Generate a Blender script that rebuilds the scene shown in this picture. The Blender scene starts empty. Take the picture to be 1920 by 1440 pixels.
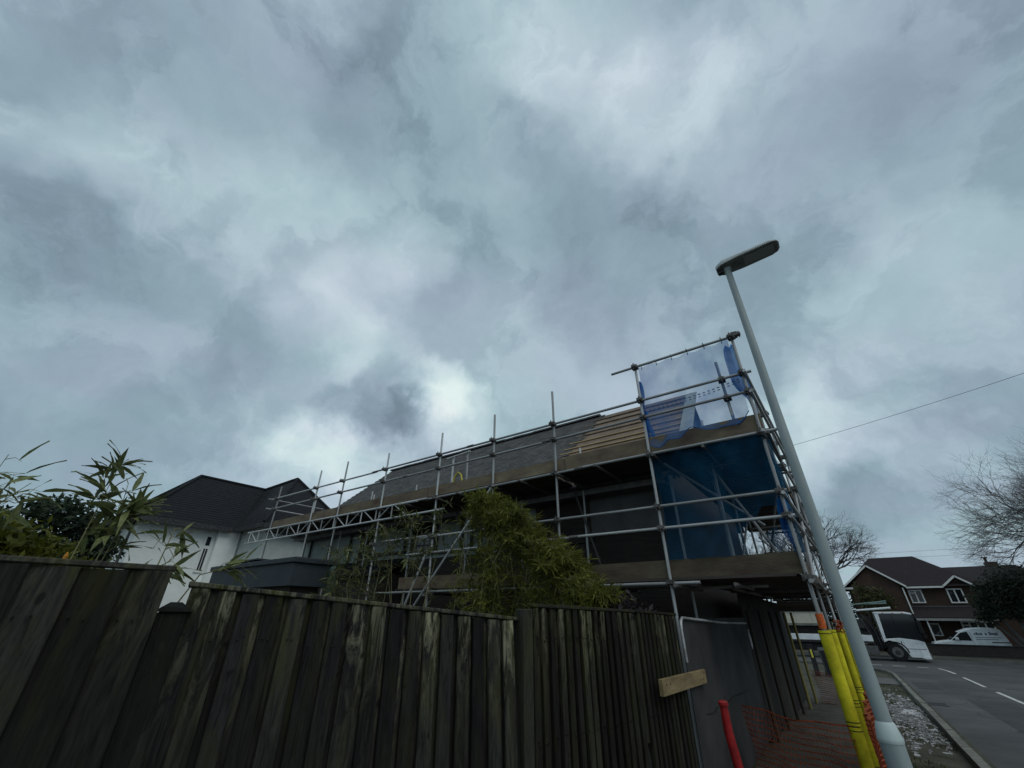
import bpy, math, random
import numpy as np
from mathutils import Vector, Matrix, Quaternion

rnd = random.Random(7)
scene = bpy.context.scene
COL = scene.collection

# ------------------------------------------------------------------ camera
cam_d = bpy.data.cameras.new('camera')
cam_d.sensor_width = 36.0
cam_d.lens = 766.8 / 1920 * 36
cam_d.clip_start = 0.05
cam_d.clip_end = 2000
cam = bpy.data.objects.new('camera', cam_d)
COL.objects.link(cam)
R = Vector((0.81168713, 0.58407091, 0.00501682))
U = Vector((0.28336044, -0.40126944, 0.87102795))
Bk = Vector((0.51075519, -0.70558061, -0.49120783))
cam.matrix_world = Matrix(((R.x, U.x, Bk.x, 0), (R.y, U.y, Bk.y, 0), (R.z, U.z, Bk.z, 1.65), (0, 0, 0, 1)))
scene.camera = cam

# ------------------------------------------------------------------ sky
SUN_EL, SUN_AZ = math.radians(52), math.radians(112)      # hidden by cloud, high over the right shoulder
w = bpy.data.worlds.new('World')
scene.world = w
w.use_nodes = True
nt = w.node_tree
N, LK = nt.nodes, nt.links
N.clear()


def wn(t, **k):
    n = N.new(t)
    for a, b in k.items():
        setattr(n, a, b)
    return n


def wmath(op, a, b=None, c=None, clamp=False):
    n = wn('ShaderNodeMath', operation=op, use_clamp=clamp)
    for i, v in enumerate((a, b, c)):
        if v is None:
            continue
        if isinstance(v, (int, float)):
            n.inputs[i].default_value = v
        else:
            LK.new(v, n.inputs[i])
    return n.outputs[0]


tc = wn('ShaderNodeTexCoord')
sep = wn('ShaderNodeSeparateXYZ')
LK.new(tc.outputs['Generated'], sep.inputs[0])
zc = wmath('MAXIMUM', sep.outputs[2], 0.0)
den = wmath('ADD', zc, 0.22)
comb = wn('ShaderNodeCombineXYZ')
LK.new(wmath('DIVIDE', sep.outputs[0], den), comb.inputs[0])
LK.new(wmath('DIVIDE', sep.outputs[1], den), comb.inputs[1])


def wnoise(scale, detail, rough, dist=0.0, off=(0, 0, 0), vec=None, stretch=None):
    mp = wn('ShaderNodeMapping')
    mp.inputs['Location'].default_value = off
    if stretch:
        mp.inputs['Rotation'].default_value = (0, 0, stretch[0])
        mp.inputs['Scale'].default_value = (1, stretch[1], 1)
    LK.new(vec or comb.outputs[0], mp.inputs[0])
    n = wn('ShaderNodeTexNoise', noise_dimensions='3D')
    n.inputs['Scale'].default_value = scale
    n.inputs['Detail'].default_value = detail
    n.inputs['Roughness'].default_value = rough
    n.inputs['Distortion'].default_value = dist
    LK.new(mp.outputs[0], n.inputs['Vector'])
    return n


# the directions are pushed about by noise so that no cloud has a smooth outline
warp = wnoise(5.0, 7, 0.58, 0.0, (3.1, 0.7, 0), tc.outputs['Generated'])
sub = wn('ShaderNodeVectorMath', operation='SUBTRACT')
LK.new(warp.outputs['Color'], sub.inputs[0])
sub.inputs[1].default_value = (0.5, 0.5, 0.5)
scl = wn('ShaderNodeVectorMath', operation='SCALE')
LK.new(sub.outputs[0], scl.inputs[0])
scl.inputs['Scale'].default_value = 0.26
addv = wn('ShaderNodeVectorMath', operation='ADD')
LK.new(tc.outputs['Generated'], addv.inputs[0])
LK.new(scl.outputs[0], addv.inputs[1])
nrm = wn('ShaderNodeVectorMath', operation='NORMALIZE')
LK.new(addv.outputs[0], nrm.inputs[0])

# thin (+) and thick (-) places in the cloud: direction, cosine of the radius, strength
CLOUDS = [(-0.122,0.389,0.913,0.9898,0.16),(-0.162,0.301,0.940,0.9963,0.06),(-0.006,0.510,0.860,0.9938,0.14),(0.046,0.578,0.815,0.9967,0.06),(-0.417,0.067,0.906,0.9983,0.10),(-0.733,-0.015,0.680,0.9936,0.07),(-0.799,-0.084,0.596,0.9961,0.06),(-0.719,0.077,0.691,0.9887,0.05),(-0.678,0.232,0.698,0.9938,0.07),(-0.565,0.406,0.718,0.9963,0.13),(-0.679,0.365,0.636,0.9936,0.14),(-0.757,0.358,0.547,0.9938,0.11),(-0.733,0.465,0.496,0.9942,0.11),(-0.661,0.597,0.454,0.9967,0.29),(-0.689,0.584,0.428,0.9990,0.16),(-0.637,0.662,0.394,0.9958,0.18),(-0.842,0.430,0.325,0.9952,0.18),(-0.862,0.343,0.374,0.9970,0.08),(0.033,0.954,0.297,0.9940,0.21),(0.164,0.881,0.443,0.9933,0.07),(0.264,0.834,0.485,0.9946,0.08),(0.333,0.804,0.492,0.9978,0.05),(-0.005,0.972,0.233,0.9978,0.08),(-0.868,0.195,0.457,0.9939,0.04),(-0.942,0.003,0.337,0.9962,0.04),(-0.792,0.540,0.285,0.9965,0.11),(-0.524,0.679,0.513,0.9863,0.06),(0.150,0.981,0.120,0.9936,0.04),(0.153,0.512,0.845,0.9949,0.04),(-0.260,0.829,0.495,0.9933,0.04),(-0.735,0.516,0.441,0.9973,-0.16),(-0.799,0.468,0.378,0.9960,-0.12),(-0.712,0.575,0.403,0.9985,-0.13),(-0.785,0.504,0.361,0.9695,0.06),(-0.837,0.428,0.342,0.9986,0.08),(-0.822,0.491,0.289,0.9985,0.08),(-0.851,-0.074,0.520,0.9990,-0.04),(-0.855,0.004,0.519,0.9987,-0.04),(-0.853,0.108,0.510,0.9983,-0.04),(-0.851,0.221,0.477,0.9979,-0.04),(-0.831,0.329,0.448,0.9976,-0.04),(-0.791,-0.128,0.599,0.9991,0.04),(-0.794,-0.069,0.604,0.9992,0.04),(-0.790,-0.004,0.613,0.9990,0.03),(-0.811,0.431,0.394,0.9989,-0.08),(-0.563,0.009,0.827,0.9840,-0.08),(-0.413,0.211,0.886,0.9862,-0.10),(-0.694,-0.136,0.707,0.9891,-0.05),(-0.218,0.695,0.686,0.9840,-0.12),(-0.281,0.592,0.755,0.9946,-0.05),(-0.213,0.482,0.850,0.9956,-0.06),(-0.336,0.440,0.833,0.9942,-0.04),(0.100,0.724,0.682,0.9816,-0.05),(0.081,0.830,0.552,0.9935,-0.05),(-0.867,0.015,0.498,0.9913,-0.09),(-0.850,-0.086,0.519,0.9964,-0.05),(-0.854,0.213,0.474,0.9961,-0.04),(-0.846,0.291,0.448,0.9956,-0.05),(0.398,0.643,0.655,0.9920,-0.08),(0.300,0.595,0.746,0.9939,-0.05),(0.311,0.892,0.329,0.9953,-0.04),(0.131,0.974,0.183,0.9976,-0.10),(0.070,0.977,0.202,0.9985,-0.06),(0.191,0.968,0.164,0.9989,-0.05),(-0.969,0.010,0.245,0.9951,-0.05),(-0.925,0.221,0.309,0.9953,-0.04),(-0.802,0.079,0.592,0.9979,-0.05),(-0.445,0.466,0.764,0.9971,-0.04),(-0.071,0.654,0.753,0.9971,-0.05),]
n1 = wnoise(1.9, 9, 0.6, 0.2, (0.4, 2.2, 0), tc.outputs['Generated'])
n2 = wnoise(4.6, 9, 0.60, 0.25, (7.4, 1.2, 3.0), tc.outputs['Generated'])
bright = wmath('ADD', 0.505, wmath('MULTIPLY', wmath('SUBTRACT', n1.outputs['Fac'], 0.5), 0.12))
bright = wmath('ADD', bright, wmath('MULTIPLY', wmath('SUBTRACT', n2.outputs['Fac'], 0.5), 0.15))
n3 = wnoise(2.6, 10, 0.63, 0.2, (2.4, 9.2, 5.0), nrm.outputs[0])
edge = wn('ShaderNodeMapRange', interpolation_type='SMOOTHSTEP')      # broken cloud: patches with fairly crisp ragged edges
LK.new(n3.outputs['Fac'], edge.inputs['Value'])
edge.inputs['From Min'].default_value = 0.46
edge.inputs['From Max'].default_value = 0.56
bright = wmath('ADD', bright, wmath('MULTIPLY', wmath('SUBTRACT', edge.outputs[0], 0.5), 0.085))
n4 = wnoise(13.0, 7, 0.6, 0.2, (4.4, 3.2, 1.0), nrm.outputs[0])
bright = wmath('ADD', bright, wmath('MULTIPLY', wmath('SUBTRACT', n4.outputs['Fac'], 0.5), 0.14))
for (x, y, z, c, a) in CLOUDS:
    d = wn('ShaderNodeVectorMath', operation='DOT_PRODUCT')
    LK.new(nrm.outputs[0], d.inputs[0])
    d.inputs[1].default_value = (x, y, z)
    m = wn('ShaderNodeMapRange', interpolation_type='SMOOTHSTEP')
    LK.new(d.outputs['Value'], m.inputs['Value'])
    m.inputs['From Min'].default_value = 1 - (1 - c) * (1.7 if abs(a) > .095 else 2.6)
    m.inputs['From Max'].default_value = 1 - (1 - c) * 0.02
    m.inputs['To Max'].default_value = a
    bright = wmath('ADD', bright, m.outputs[0])
ramp = wn('ShaderNodeValToRGB')
el = ramp.color_ramp.elements
stops = [(0.0, (.07, .11, .14)), (0.20, (.135, .20, .235)), (0.35, (.235, .325, .385)), (0.45, (.312, .422, .490)), (0.60, (.440, .565, .630)), (0.75, (.59, .72, .77)), (1.0, (.88, .97, .95))]
el[0].position, el[0].color = stops[0][0], (*stops[0][1], 1)
el[1].position, el[1].color = stops[-1][0], (*stops[-1][1], 1)
for p, c in stops[1:-1]:
    e = el.new(p)
    e.color = (*c, 1)
LK.new(bright, ramp.inputs[0])
# faint drift between grey lavender and grey teal
hue = wnoise(2.3, 3, 0.5, 0.0, (1.9, 5.2, 0))
hr = wn('ShaderNodeValToRGB')
hr.color_ramp.elements[0].position = 0.38
hr.color_ramp.elements[0].color = (1.035, 0.985, 1.025, 1)
hr.color_ramp.elements[1].position = 0.62
hr.color_ramp.elements[1].color = (0.965, 1.008, 0.99, 1)
LK.new(hue.outputs['Fac'], hr.inputs[0])
tint = wn('ShaderNodeMix', data_type='RGBA', blend_type='MULTIPLY')
tint.inputs['Factor'].default_value = 1.0
LK.new(ramp.outputs[0], tint.inputs[6])
LK.new(hr.outputs[0], tint.inputs[7])
up = wn('ShaderNodeMix', data_type='RGBA', blend_type='MULTIPLY')      # to the brightness scale of the Sky Texture
up.inputs['Factor'].default_value = 1.0
LK.new(tint.outputs[2], up.inputs[6])
up.inputs[7].default_value = (9.6, 9.6, 9.6, 1)
sky = wn('ShaderNodeTexSky', sky_type='NISHITA')
sky.sun_disc = False
sky.sun_elevation = SUN_EL
sky.sun_rotation = SUN_AZ
mixs = wn('ShaderNodeMix', data_type='RGBA')
mixs.inputs['Factor'].default_value = 0.95                             # the cloud cover hides nearly all of the clear sky
LK.new(sky.outputs[0], mixs.inputs[6])
LK.new(up.outputs[2], mixs.inputs[7])
bg = wn('ShaderNodeBackground')
bg.inputs['Strength'].default_value = 0.1
LK.new(mixs.outputs[2], bg.inputs[0])
wo = wn('ShaderNodeOutputWorld')
LK.new(bg.outputs[0], wo.inputs[0])

sun_d = bpy.data.lights.new('sun', 'SUN')
sun_d.energy = 1.05
sun_d.angle = math.radians(50)
sun_d.color = (1.0, 0.97, 0.92)
sun = bpy.data.objects.new('sun', sun_d)
COL.objects.link(sun)
sd = Vector((math.sin(SUN_AZ) * math.cos(SUN_EL), math.cos(SUN_AZ) * math.cos(SUN_EL), math.sin(SUN_EL)))
sun.rotation_euler = sd.to_track_quat('Z', 'Y').to_euler()

vs = scene.view_settings
vs.view_transform = 'Standard'
vs.look = 'None'
vs.exposure = 0.0
vs.gamma = 1.0
vs.use_curve_mapping = False
scene.cycles.max_bounces = 6
scene.cycles.transparent_max_bounces = 24

# ------------------------------------------------------------------ materials
MATS = {}


def mat(name, col, rough=0.8, var=0.35, scale=6.0, col2=None, bump=0.0, bscale=40.0, metal=0.0, stretch=(1, 1, 1), rand=0.0,
        spec=0.3, trans=0.0, thresh=(0.35, 0.65), detail=6):
    """Principled surface whose colour drifts between col and col2 by object-space noise; rand = per-object spread."""
    m = bpy.data.materials.new(name)
    m.use_nodes = True
    t = m.node_tree
    nn, lk = t.nodes, t.links
    p = nn['Principled BSDF']
    p.inputs['Roughness'].default_value = rough
    p.inputs['Metallic'].default_value = metal
    p.inputs['Specular IOR Level'].default_value = spec
    co = nn.new('ShaderNodeTexCoord')
    oi = nn.new('ShaderNodeObjectInfo')
    off = nn.new('ShaderNodeVectorMath')
    off.operation = 'SCALE'
    off.inputs[0].default_value = (37.0, 21.0, 53.0)
    lk.new(oi.outputs['Random'], off.inputs['Scale'])
    ad = nn.new('ShaderNodeVectorMath')
    lk.new(co.outputs['Object'], ad.inputs[0])
    lk.new(off.outputs[0], ad.inputs[1])
    mp = nn.new('ShaderNodeMapping')
    mp.inputs['Scale'].default_value = stretch
    lk.new(ad.outputs[0], mp.inputs[0])
    nz = nn.new('ShaderNodeTexNoise')
    nz.inputs['Scale'].default_value = scale
    nz.inputs['Detail'].default_value = detail
    nz.inputs['Roughness'].default_value = 0.62
    lk.new(mp.outputs[0], nz.inputs['Vector'])
    rp = nn.new('ShaderNodeValToRGB')
    c2 = col2 or tuple(min(1, c * (1 + var)) for c in col)
    c1 = tuple(c * (1 - var) for c in col) if not col2 else col
    rp.color_ramp.elements[0].position, rp.color_ramp.elements[0].color = thresh[0], (*c1, 1)
    rp.color_ramp.elements[1].position, rp.color_ramp.elements[1].color = thresh[1], (*c2, 1)
    lk.new(nz.outputs['Fac'], rp.inputs[0])
    out = rp.outputs[0]
    if rand:
        mr = nn.new('ShaderNodeMapRange')
        mr.inputs['To Min'].default_value = 1 - rand
        mr.inputs['To Max'].default_value = 1 + rand
        lk.new(oi.outputs['Random'], mr.inputs['Value'])
        mx = nn.new('ShaderNodeMix')
        mx.data_type, mx.blend_type = 'RGBA', 'MULTIPLY'
        mx.inputs['Factor'].default_value = 1
        lk.new(out, mx.inputs[6])
        lk.new(mr.outputs[0], mx.inputs[7])
        out = mx.outputs[2]
    lk.new(out, p.inputs['Base Color'])
    if bump:
        bz = nn.new('ShaderNodeTexNoise')
        bz.inputs['Scale'].default_value = bscale
        bz.inputs['Detail'].default_value = 5
        lk.new(mp.outputs[0], bz.inputs['Vector'])
        bp = nn.new('ShaderNodeBump')
        bp.inputs['Strength'].default_value = bump
        bp.inputs['Distance'].default_value = 0.02
        lk.new(bz.outputs['Fac'], bp.inputs['Height'])
        lk.new(bp.outputs[0], p.inputs['Normal'])
    if trans:
        tr = nn.new('ShaderNodeBsdfTranslucent')
        lk.new(out, tr.inputs[0])
        ms = nn.new('ShaderNodeMixShader')
        ms.inputs[0].default_value = trans
        lk.new(p.outputs[0], ms.inputs[1])
        lk.new(tr.outputs[0], ms.inputs[2])
        lk.new(ms.outputs[0], nn['Material Output'].inputs[0])
    MATS[name] = m
    return m


def fence_wood(name, dark, grey, green, pale, pale_amt):
    """Weathered sawn board: grey-brown grain, green algae patches, pale worn lichen that is thickest near the top end (z = 0)."""
    m = bpy.data.materials.new(name)
    m.use_nodes = True
    t = m.node_tree
    nn, lk = t.nodes, t.links
    p = nn['Principled BSDF']
    p.inputs['Roughness'].default_value = 0.9
    p.inputs['Specular IOR Level'].default_value = 0.15
    co = nn.new('ShaderNodeTexCoord')
    oi = nn.new('ShaderNodeObjectInfo')
    off = nn.new('ShaderNodeVectorMath')
    off.operation = 'SCALE'
    off.inputs[0].default_value = (31.0, 17.0, 43.0)
    lk.new(oi.outputs['Random'], off.inputs['Scale'])
    ad = nn.new('ShaderNodeVectorMath')
    lk.new(co.outputs['Object'], ad.inputs[0])
    lk.new(off.outputs[0], ad.inputs[1])

    def noise(sc, stretch, det=6, r=0.6, dist=0.0):
        mp = nn.new('ShaderNodeMapping')
        mp.inputs['Scale'].default_value = stretch
        lk.new(ad.outputs[0], mp.inputs[0])
        z = nn.new('ShaderNodeTexNoise')
        z.inputs['Scale'].default_value = sc
        z.inputs['Detail'].default_value = det
        z.inputs['Roughness'].default_value = r
        z.inputs['Distortion'].default_value = dist
        lk.new(mp.outputs[0], z.inputs['Vector'])
        return z.outputs['Fac']

    def ramp(v, a, b, ca=(0, 0, 0), cb=(1, 1, 1)):
        r = nn.new('ShaderNodeValToRGB')
        r.color_ramp.elements[0].position, r.color_ramp.elements[0].color = a, (*ca, 1)
        r.color_ramp.elements[1].position, r.color_ramp.elements[1].color = b, (*cb, 1)
        lk.new(v, r.inputs[0])
        return r.outputs[0]

    def mix(f, a, b, bt='MIX'):
        x = nn.new('ShaderNodeMix')
        x.data_type, x.blend_type = 'RGBA', bt
        for s, v in ((0, f), (6, a), (7, b)):
            if isinstance(v, (int, float)):
                x.inputs[s].default_value = v
            elif isinstance(v, tuple):
                x.inputs[s].default_value = (*v, 1)
            else:
                lk.new(v, x.inputs[s])
        return x.outputs[2]

    def mth(op, a, b):
        x = nn.new('ShaderNodeMath')
        x.operation = op
        x.use_clamp = True
        for i, v in enumerate((a, b)):
            if isinstance(v, (int, float)):
                x.inputs[i].default_value = v
            else:
                lk.new(v, x.inputs[i])
        return x.outputs[0]

    grain = noise(30, (1.6, 1.6, 0.16), 9, 0.70, 0.9)
    c = ramp(grain, 0.36, 0.66, dark, grey)
    alg = ramp(noise(3.2, (2.4, 1, 0.55), 5, 0.6, 0.5), 0.44, 0.66)
    sp = nn.new('ShaderNodeSeparateXYZ')
    lk.new(co.outputs['Object'], sp.inputs[0])
    top = nn.new('ShaderNodeMapRange')
    top.inputs['From Min'].default_value = -0.75
    top.inputs['From Max'].default_value = 0.0
    lk.new(sp.outputs[2], top.inputs['Value'])
    c = mix(mth('MULTIPLY', alg, mth('ADD', mth('MULTIPLY', top.outputs[0], 0.6), 0.35)), c, green)
    worn = ramp(noise(9, (1.8, 1.8, 0.30), 9, 0.74, 1.4), 0.46, 0.62)
    worn = mth('MULTIPLY', worn, mth('ADD', mth('MULTIPLY', mth('POWER', top.outputs[0], 2.2), 1.0), 0.10))
    rr = nn.new('ShaderNodeMapRange')
    rr.inputs['To Min'].default_value = -0.35
    rr.inputs['To Max'].default_value = 1.35
    lk.new(oi.outputs['Random'], rr.inputs['Value'])
    worn = mth('MULTIPLY', worn, mth('MULTIPLY', rr.outputs[0], pale_amt))
    c = mix(worn, c, pale)
    knots = ramp(noise(15, (1, 1, 0.55), 2, 0.4), 0.70, 0.76)
    c = mix(mth('MULTIPLY', knots, 0.75), c, tuple(v * 0.5 for v in dark))
    br = nn.new('ShaderNodeMapRange')
    br.inputs['To Min'].default_value = 0.5
    br.inputs['To Max'].default_value = 1.35
    r2 = nn.new('ShaderNodeMath')
    r2.operation = 'FRACT'
    r3 = nn.new('ShaderNodeMath')
    r3.operation = 'MULTIPLY'
    r3.inputs[1].default_value = 7.31
    lk.new(oi.outputs['Random'], r3.inputs[0])
    lk.new(r3.outputs[0], r2.inputs[0])
    lk.new(r2.outputs[0], br.inputs['Value'])
    c = mix(1.0, c, br.outputs[0], 'MULTIPLY')
    lk.new(c, p.inputs['Base Color'])
    bp = nn.new('ShaderNodeBump')
    bp.inputs['Strength'].default_value = 0.55
    bp.inputs['Distance'].default_value = 0.006
    lk.new(grain, bp.inputs['Height'])
    lk.new(bp.outputs[0], p.inputs['Normal'])
    MATS[name] = m
    return m


def brick_mat(name, c1, c2, mortar, sc=1.0, axis='XZ'):
    m = bpy.data.materials.new(name)
    m.use_nodes = True
    t = m.node_tree
    nn, lk = t.nodes, t.links
    p = nn['Principled BSDF']
    p.inputs['Roughness'].default_value = 0.9
    co = nn.new('ShaderNodeTexCoord')
    sp = nn.new('ShaderNodeSeparateXYZ')
    lk.new(co.outputs['Object'], sp.inputs[0])
    cb = nn.new('ShaderNodeCombineXYZ')
    s = nn.new('ShaderNodeMath')
    lk.new(sp.outputs[0], s.inputs[0])
    lk.new(sp.outputs[1], s.inputs[1])
    lk.new(s.outputs[0], cb.inputs[0])
    lk.new(sp.outputs[2], cb.inputs[1])
    b = nn.new('ShaderNodeTexBrick')
    b.inputs['Color1'].default_value = (*c1, 1)
    b.inputs['Color2'].default_value = (*c2, 1)
    b.inputs['Mortar'].default_value = (*mortar, 1)
    b.inputs['Scale'].default_value = sc
    b.inputs['Brick Width'].default_value = 0.225
    b.inputs['Row Height'].default_value = 0.075
    b.inputs['Mortar Size'].default_value = 0.006
    lk.new(cb.outputs[0], b.inputs['Vector'])
    nz = nn.new('ShaderNodeTexNoise')
    nz.inputs['Scale'].default_value = 1.3
    nz.inputs['Detail'].default_value = 6
    lk.new(co.outputs['Object'], nz.inputs['Vector'])
    mr = nn.new('ShaderNodeMapRange')
    mr.inputs['To Min'].default_value = 0.6
    mr.inputs['To Max'].default_value = 1.4
    lk.new(nz.outputs['Fac'], mr.inputs['Value'])
    x = nn.new('ShaderNodeMix')
    x.data_type, x.blend_type = 'RGBA', 'MULTIPLY'
    x.inputs['Factor'].default_value = 1
    lk.new(b.outputs['Color'], x.inputs[6])
    lk.new(mr.outputs[0], x.inputs[7])
    lk.new(x.outputs[2], p.inputs['Base Color'])
    bp = nn.new('ShaderNodeBump')
    bp.inputs['Strength'].default_value = 0.5
    bp.inputs['Distance'].default_value = 0.01
    bp.invert = True
    lk.new(b.outputs['Fac'], bp.inputs['Height'])
    lk.new(bp.outputs[0], p.inputs['Normal'])
    MATS[name] = m
    return m


def net_mat(name, col, cover):
    """Knitted debris netting: part of the light passes the holes, the rest meets dyed strands."""
    m = bpy.data.materials.new(name)
    m.use_nodes = True
    t = m.node_tree
    nn, lk = t.nodes, t.links
    nn.remove(nn['Principled BSDF'])
    di = nn.new('ShaderNodeBsdfDiffuse')
    tl = nn.new('ShaderNodeBsdfTranslucent')
    tp = nn.new('ShaderNodeBsdfTransparent')
    di.inputs[0].default_value = (*col, 1)
    tl.inputs[0].default_value = (*col, 1)
    a = nn.new('ShaderNodeMixShader')
    a.inputs[0].default_value = 0.6
    lk.new(di.outputs[0], a.inputs[1])
    lk.new(tl.outputs[0], a.inputs[2])
    co = nn.new('ShaderNodeTexCoord')
    nz = nn.new('ShaderNodeTexNoise')
    nz.inputs['Scale'].default_value = 2.2
    nz.inputs['Detail'].default_value = 5
    lk.new(co.outputs['Object'], nz.inputs['Vector'])
    mr = nn.new('ShaderNodeMapRange')
    mr.inputs['From Min'].default_value = 0.3
    mr.inputs['From Max'].default_value = 0.7
    mr.inputs['To Min'].default_value = max(0, cover - 0.16)
    mr.inputs['To Max'].default_value = min(1, cover + 0.16)
    lk.new(nz.outputs['Fac'], mr.inputs['Value'])
    b = nn.new('ShaderNodeMixShader')
    lk.new(mr.outputs[0], b.inputs[0])
    lk.new(tp.outputs[0], b.inputs[1])
    lk.new(a.outputs[0], b.inputs[2])
    lk.new(b.outputs[0], nn['Material Output'].inputs[0])
    MATS[name] = m
    return m


def glass_mat(name, col, rough=0.06):
    m = bpy.data.materials.new(name)
    m.use_nodes = True
    p = m.node_tree.nodes['Principled BSDF']
    p.inputs['Base Color'].default_value = (*col, 1)
    p.inputs['Roughness'].default_value = rough
    p.inputs['Specular IOR Level'].default_value = 0.6
    nz = m.node_tree.nodes.new('ShaderNodeTexNoise')
    nz.inputs['Scale'].default_value = 3
    bp = m.node_tree.nodes.new('ShaderNodeBump')
    bp.inputs['Strength'].default_value = 0.05
    m.node_tree.links.new(nz.outputs['Fac'], bp.inputs['Height'])
    m.node_tree.links.new(bp.outputs[0], p.inputs['Normal'])
    MATS[name] = m
    return m


WING_SHADE = mat('white_render_shaded', (.40, .44, .43), 0.9, 0.08, 3, (.48, .52, .50), bump=0.08, bscale=50)  # the house's white render, with the wing's shade put into the colour
W_MID = fence_wood('fence_wood_mid', (.0068, .0068, .0068), (.026, .026, .0255), (.034, .037, .012), (.23, .23, .15), 1.4)
W_LEFT = fence_wood('fence_wood_left', (.011, .011, .0105), (.031, .031, .029), (.042, .043, .015), (.11, .11, .07), 0.6)
W_RIGHT = fence_wood('fence_wood_right', (.008, .008, .007), (.026, .025, .021), (.030, .034, .008), (.17, .17, .10), 1.0)
W_POST = fence_wood('fence_wood_post', (.014, .015, .011), (.04, .04, .032), (.036, .042, .012), (.12, .12, .08), 0.6)
W_DARK = fence_wood('fence_wood_dark', (.006, .006, .006), (.014, .014, .013), (.010, .011, .006), (.05, .05, .04), 0.3)
GALV = mat('galvanised_tube', (.23, .23, .22), 0.5, 0.3, 5, (.46, .48, .49), metal=0.35, spec=0.5, rand=0.35, stretch=(.5, .5, 2.0), detail=9)
GALV_DK = mat('coupler_steel', (.11, .105, .10), 0.6, 0.5, 40, metal=0.3, rand=0.3)
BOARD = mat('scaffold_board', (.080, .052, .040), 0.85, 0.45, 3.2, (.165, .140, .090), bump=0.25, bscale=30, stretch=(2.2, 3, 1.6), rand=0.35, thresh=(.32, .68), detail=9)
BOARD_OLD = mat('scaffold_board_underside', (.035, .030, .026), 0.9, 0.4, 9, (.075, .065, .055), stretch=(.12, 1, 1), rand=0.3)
TILE = mat('plain_roof_tile', (.045, .045, .047), 0.85, 0.4, 3.2, (.090, .086, .084), bump=0.3, bscale=30)
SLATE = mat('slate_roof', (.006, .0075, .010), 0.9, 0.4, 14, (.015, .017, .020), bump=0.35, bscale=20, stretch=(.3, .3, 2.6))
TILE_FAR = mat('far_roof_tile', (.014, .011, .013), 0.9, 0.4, 8, (.027, .021, .023), bump=0.3, bscale=14)
MEMBRANE = mat('roof_membrane', (.125, .088, .062), 0.75, 0.25, 2.5, (.19, .14, .105), bump=0.2, bscale=8)
BATTEN = mat('roofing_batten', (.22, .15, .075), 0.75, 0.25, 12, (.32, .235, .12), stretch=(.1, 1, 1), rand=0.2)
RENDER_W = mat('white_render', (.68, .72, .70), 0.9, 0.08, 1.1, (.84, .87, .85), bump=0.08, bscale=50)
RENDER_G = mat('grey_render', (.30, .35, .34), 0.9, 0.12, 3, (.38, .43, .41), bump=0.08, bscale=50)
RENDER_D = mat('dark_sheathing', (.10, .10, .10), 0.9, 0.25, 2, (.15, .15, .15), bump=0.1, bscale=30)
BRICK_D = brick_mat('old_brown_brick', (.032, .025, .021), (.046, .034, .027), (.038, .035, .032))
BRICK_R = brick_mat('far_red_brick', (.046, .026, .018), (.062, .034, .023), (.046, .040, .034))
WHITE = mat('white_paint', (.66, .68, .67), 0.55, 0.08, 8, (.76, .77, .75))
WHITE_V = mat('white_vehicle_paint', (.62, .66, .68), 0.35, 0.06, 2.2, (.82, .85, .86), spec=0.5)
FASCIA = mat('blue_grey_fascia', (.017, .025, .031), 0.6, 0.25, 3, (.027, .038, .045), spec=0.4)
BLACK = mat('black_rubber', (.012, .012, .013), 0.8, 0.3, 12)
DARKSTEEL = mat('dark_steel', (.045, .045, .048), 0.6, 0.5, 10, metal=0.2)
GLASS = glass_mat('dark_window_glass', (.010, .012, .016))
GLASS_M = glass_mat('grey_window_glass', (.022, .026, .030), 0.15)
GLASS_P = glass_mat('pale_window_film', (.16, .20, .19), 0.35)
LAMP_PAINT = mat('grey_green_column_paint', (.245, .295, .30), 0.55, 0.12, 9, (.31, .36, .36), spec=0.4, stretch=(1, 1, .25))
LANTERN = mat('lantern_casting', (.40, .44, .44), 0.5, 0.15, 20)
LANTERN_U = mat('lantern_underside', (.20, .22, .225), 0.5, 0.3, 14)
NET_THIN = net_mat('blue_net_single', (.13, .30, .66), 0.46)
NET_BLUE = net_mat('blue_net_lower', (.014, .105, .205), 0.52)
NET_FOLD = net_mat('blue_net_gathered', (.030, .20, .52), 0.90)
NET_ORANGE = mat('orange_barrier_plastic', (.36, .075, .028), 0.55, 0.3, 20, trans=0.3)
ORANGE = mat('orange_plastic', (.50, .10, .02), 0.5, 0.25, 30)
YELLOW = mat('yellow_foam', (.38, .34, .012), 0.8, 0.15, 5, (.66, .60, .018), detail=9, bump=0.25, bscale=60)
RED = mat('red_plastic', (.16, .005, .006), 0.55, 0.35, 14, (.30, .010, .011))
SHEET = mat('grey_hoarding_sheet', (.020, .020, .021), 0.85, 0.25, 1.3, (.050, .050, .051), bump=0.25, bscale=4)
SHEET_D = mat('dark_hoarding_ply', (.008, .0075, .007), 0.85, 0.4, 3, (.020, .019, .017))
TIMBER = mat('fresh_sawn_timber', (.15, .11, .055), 0.85, 0.25, 10, (.27, .21, .11), stretch=(.3, 1, 1), bump=.2, detail=9)
TIMBER_O = mat('old_timber_post', (.026, .024, .019), 0.9, 0.4, 10, (.060, .056, .042), stretch=(1, 1, .12), rand=0.3)
ASPHALT = mat('asphalt', (.042, .043, .044), 0.85, 0.2, .55, (.080, .081, .081), bump=0.35, bscale=90)
PAVING = mat('worn_pavement', (.034, .033, .024), 0.9, 0.3, 2.4, (.075, .070, .060), bump=0.3, bscale=40)
SOIL = mat('muddy_verge', (.028, .030, .016), 0.95, 0.5, 1.8, (.075, .070, .052), bump=0.6, bscale=22)
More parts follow.
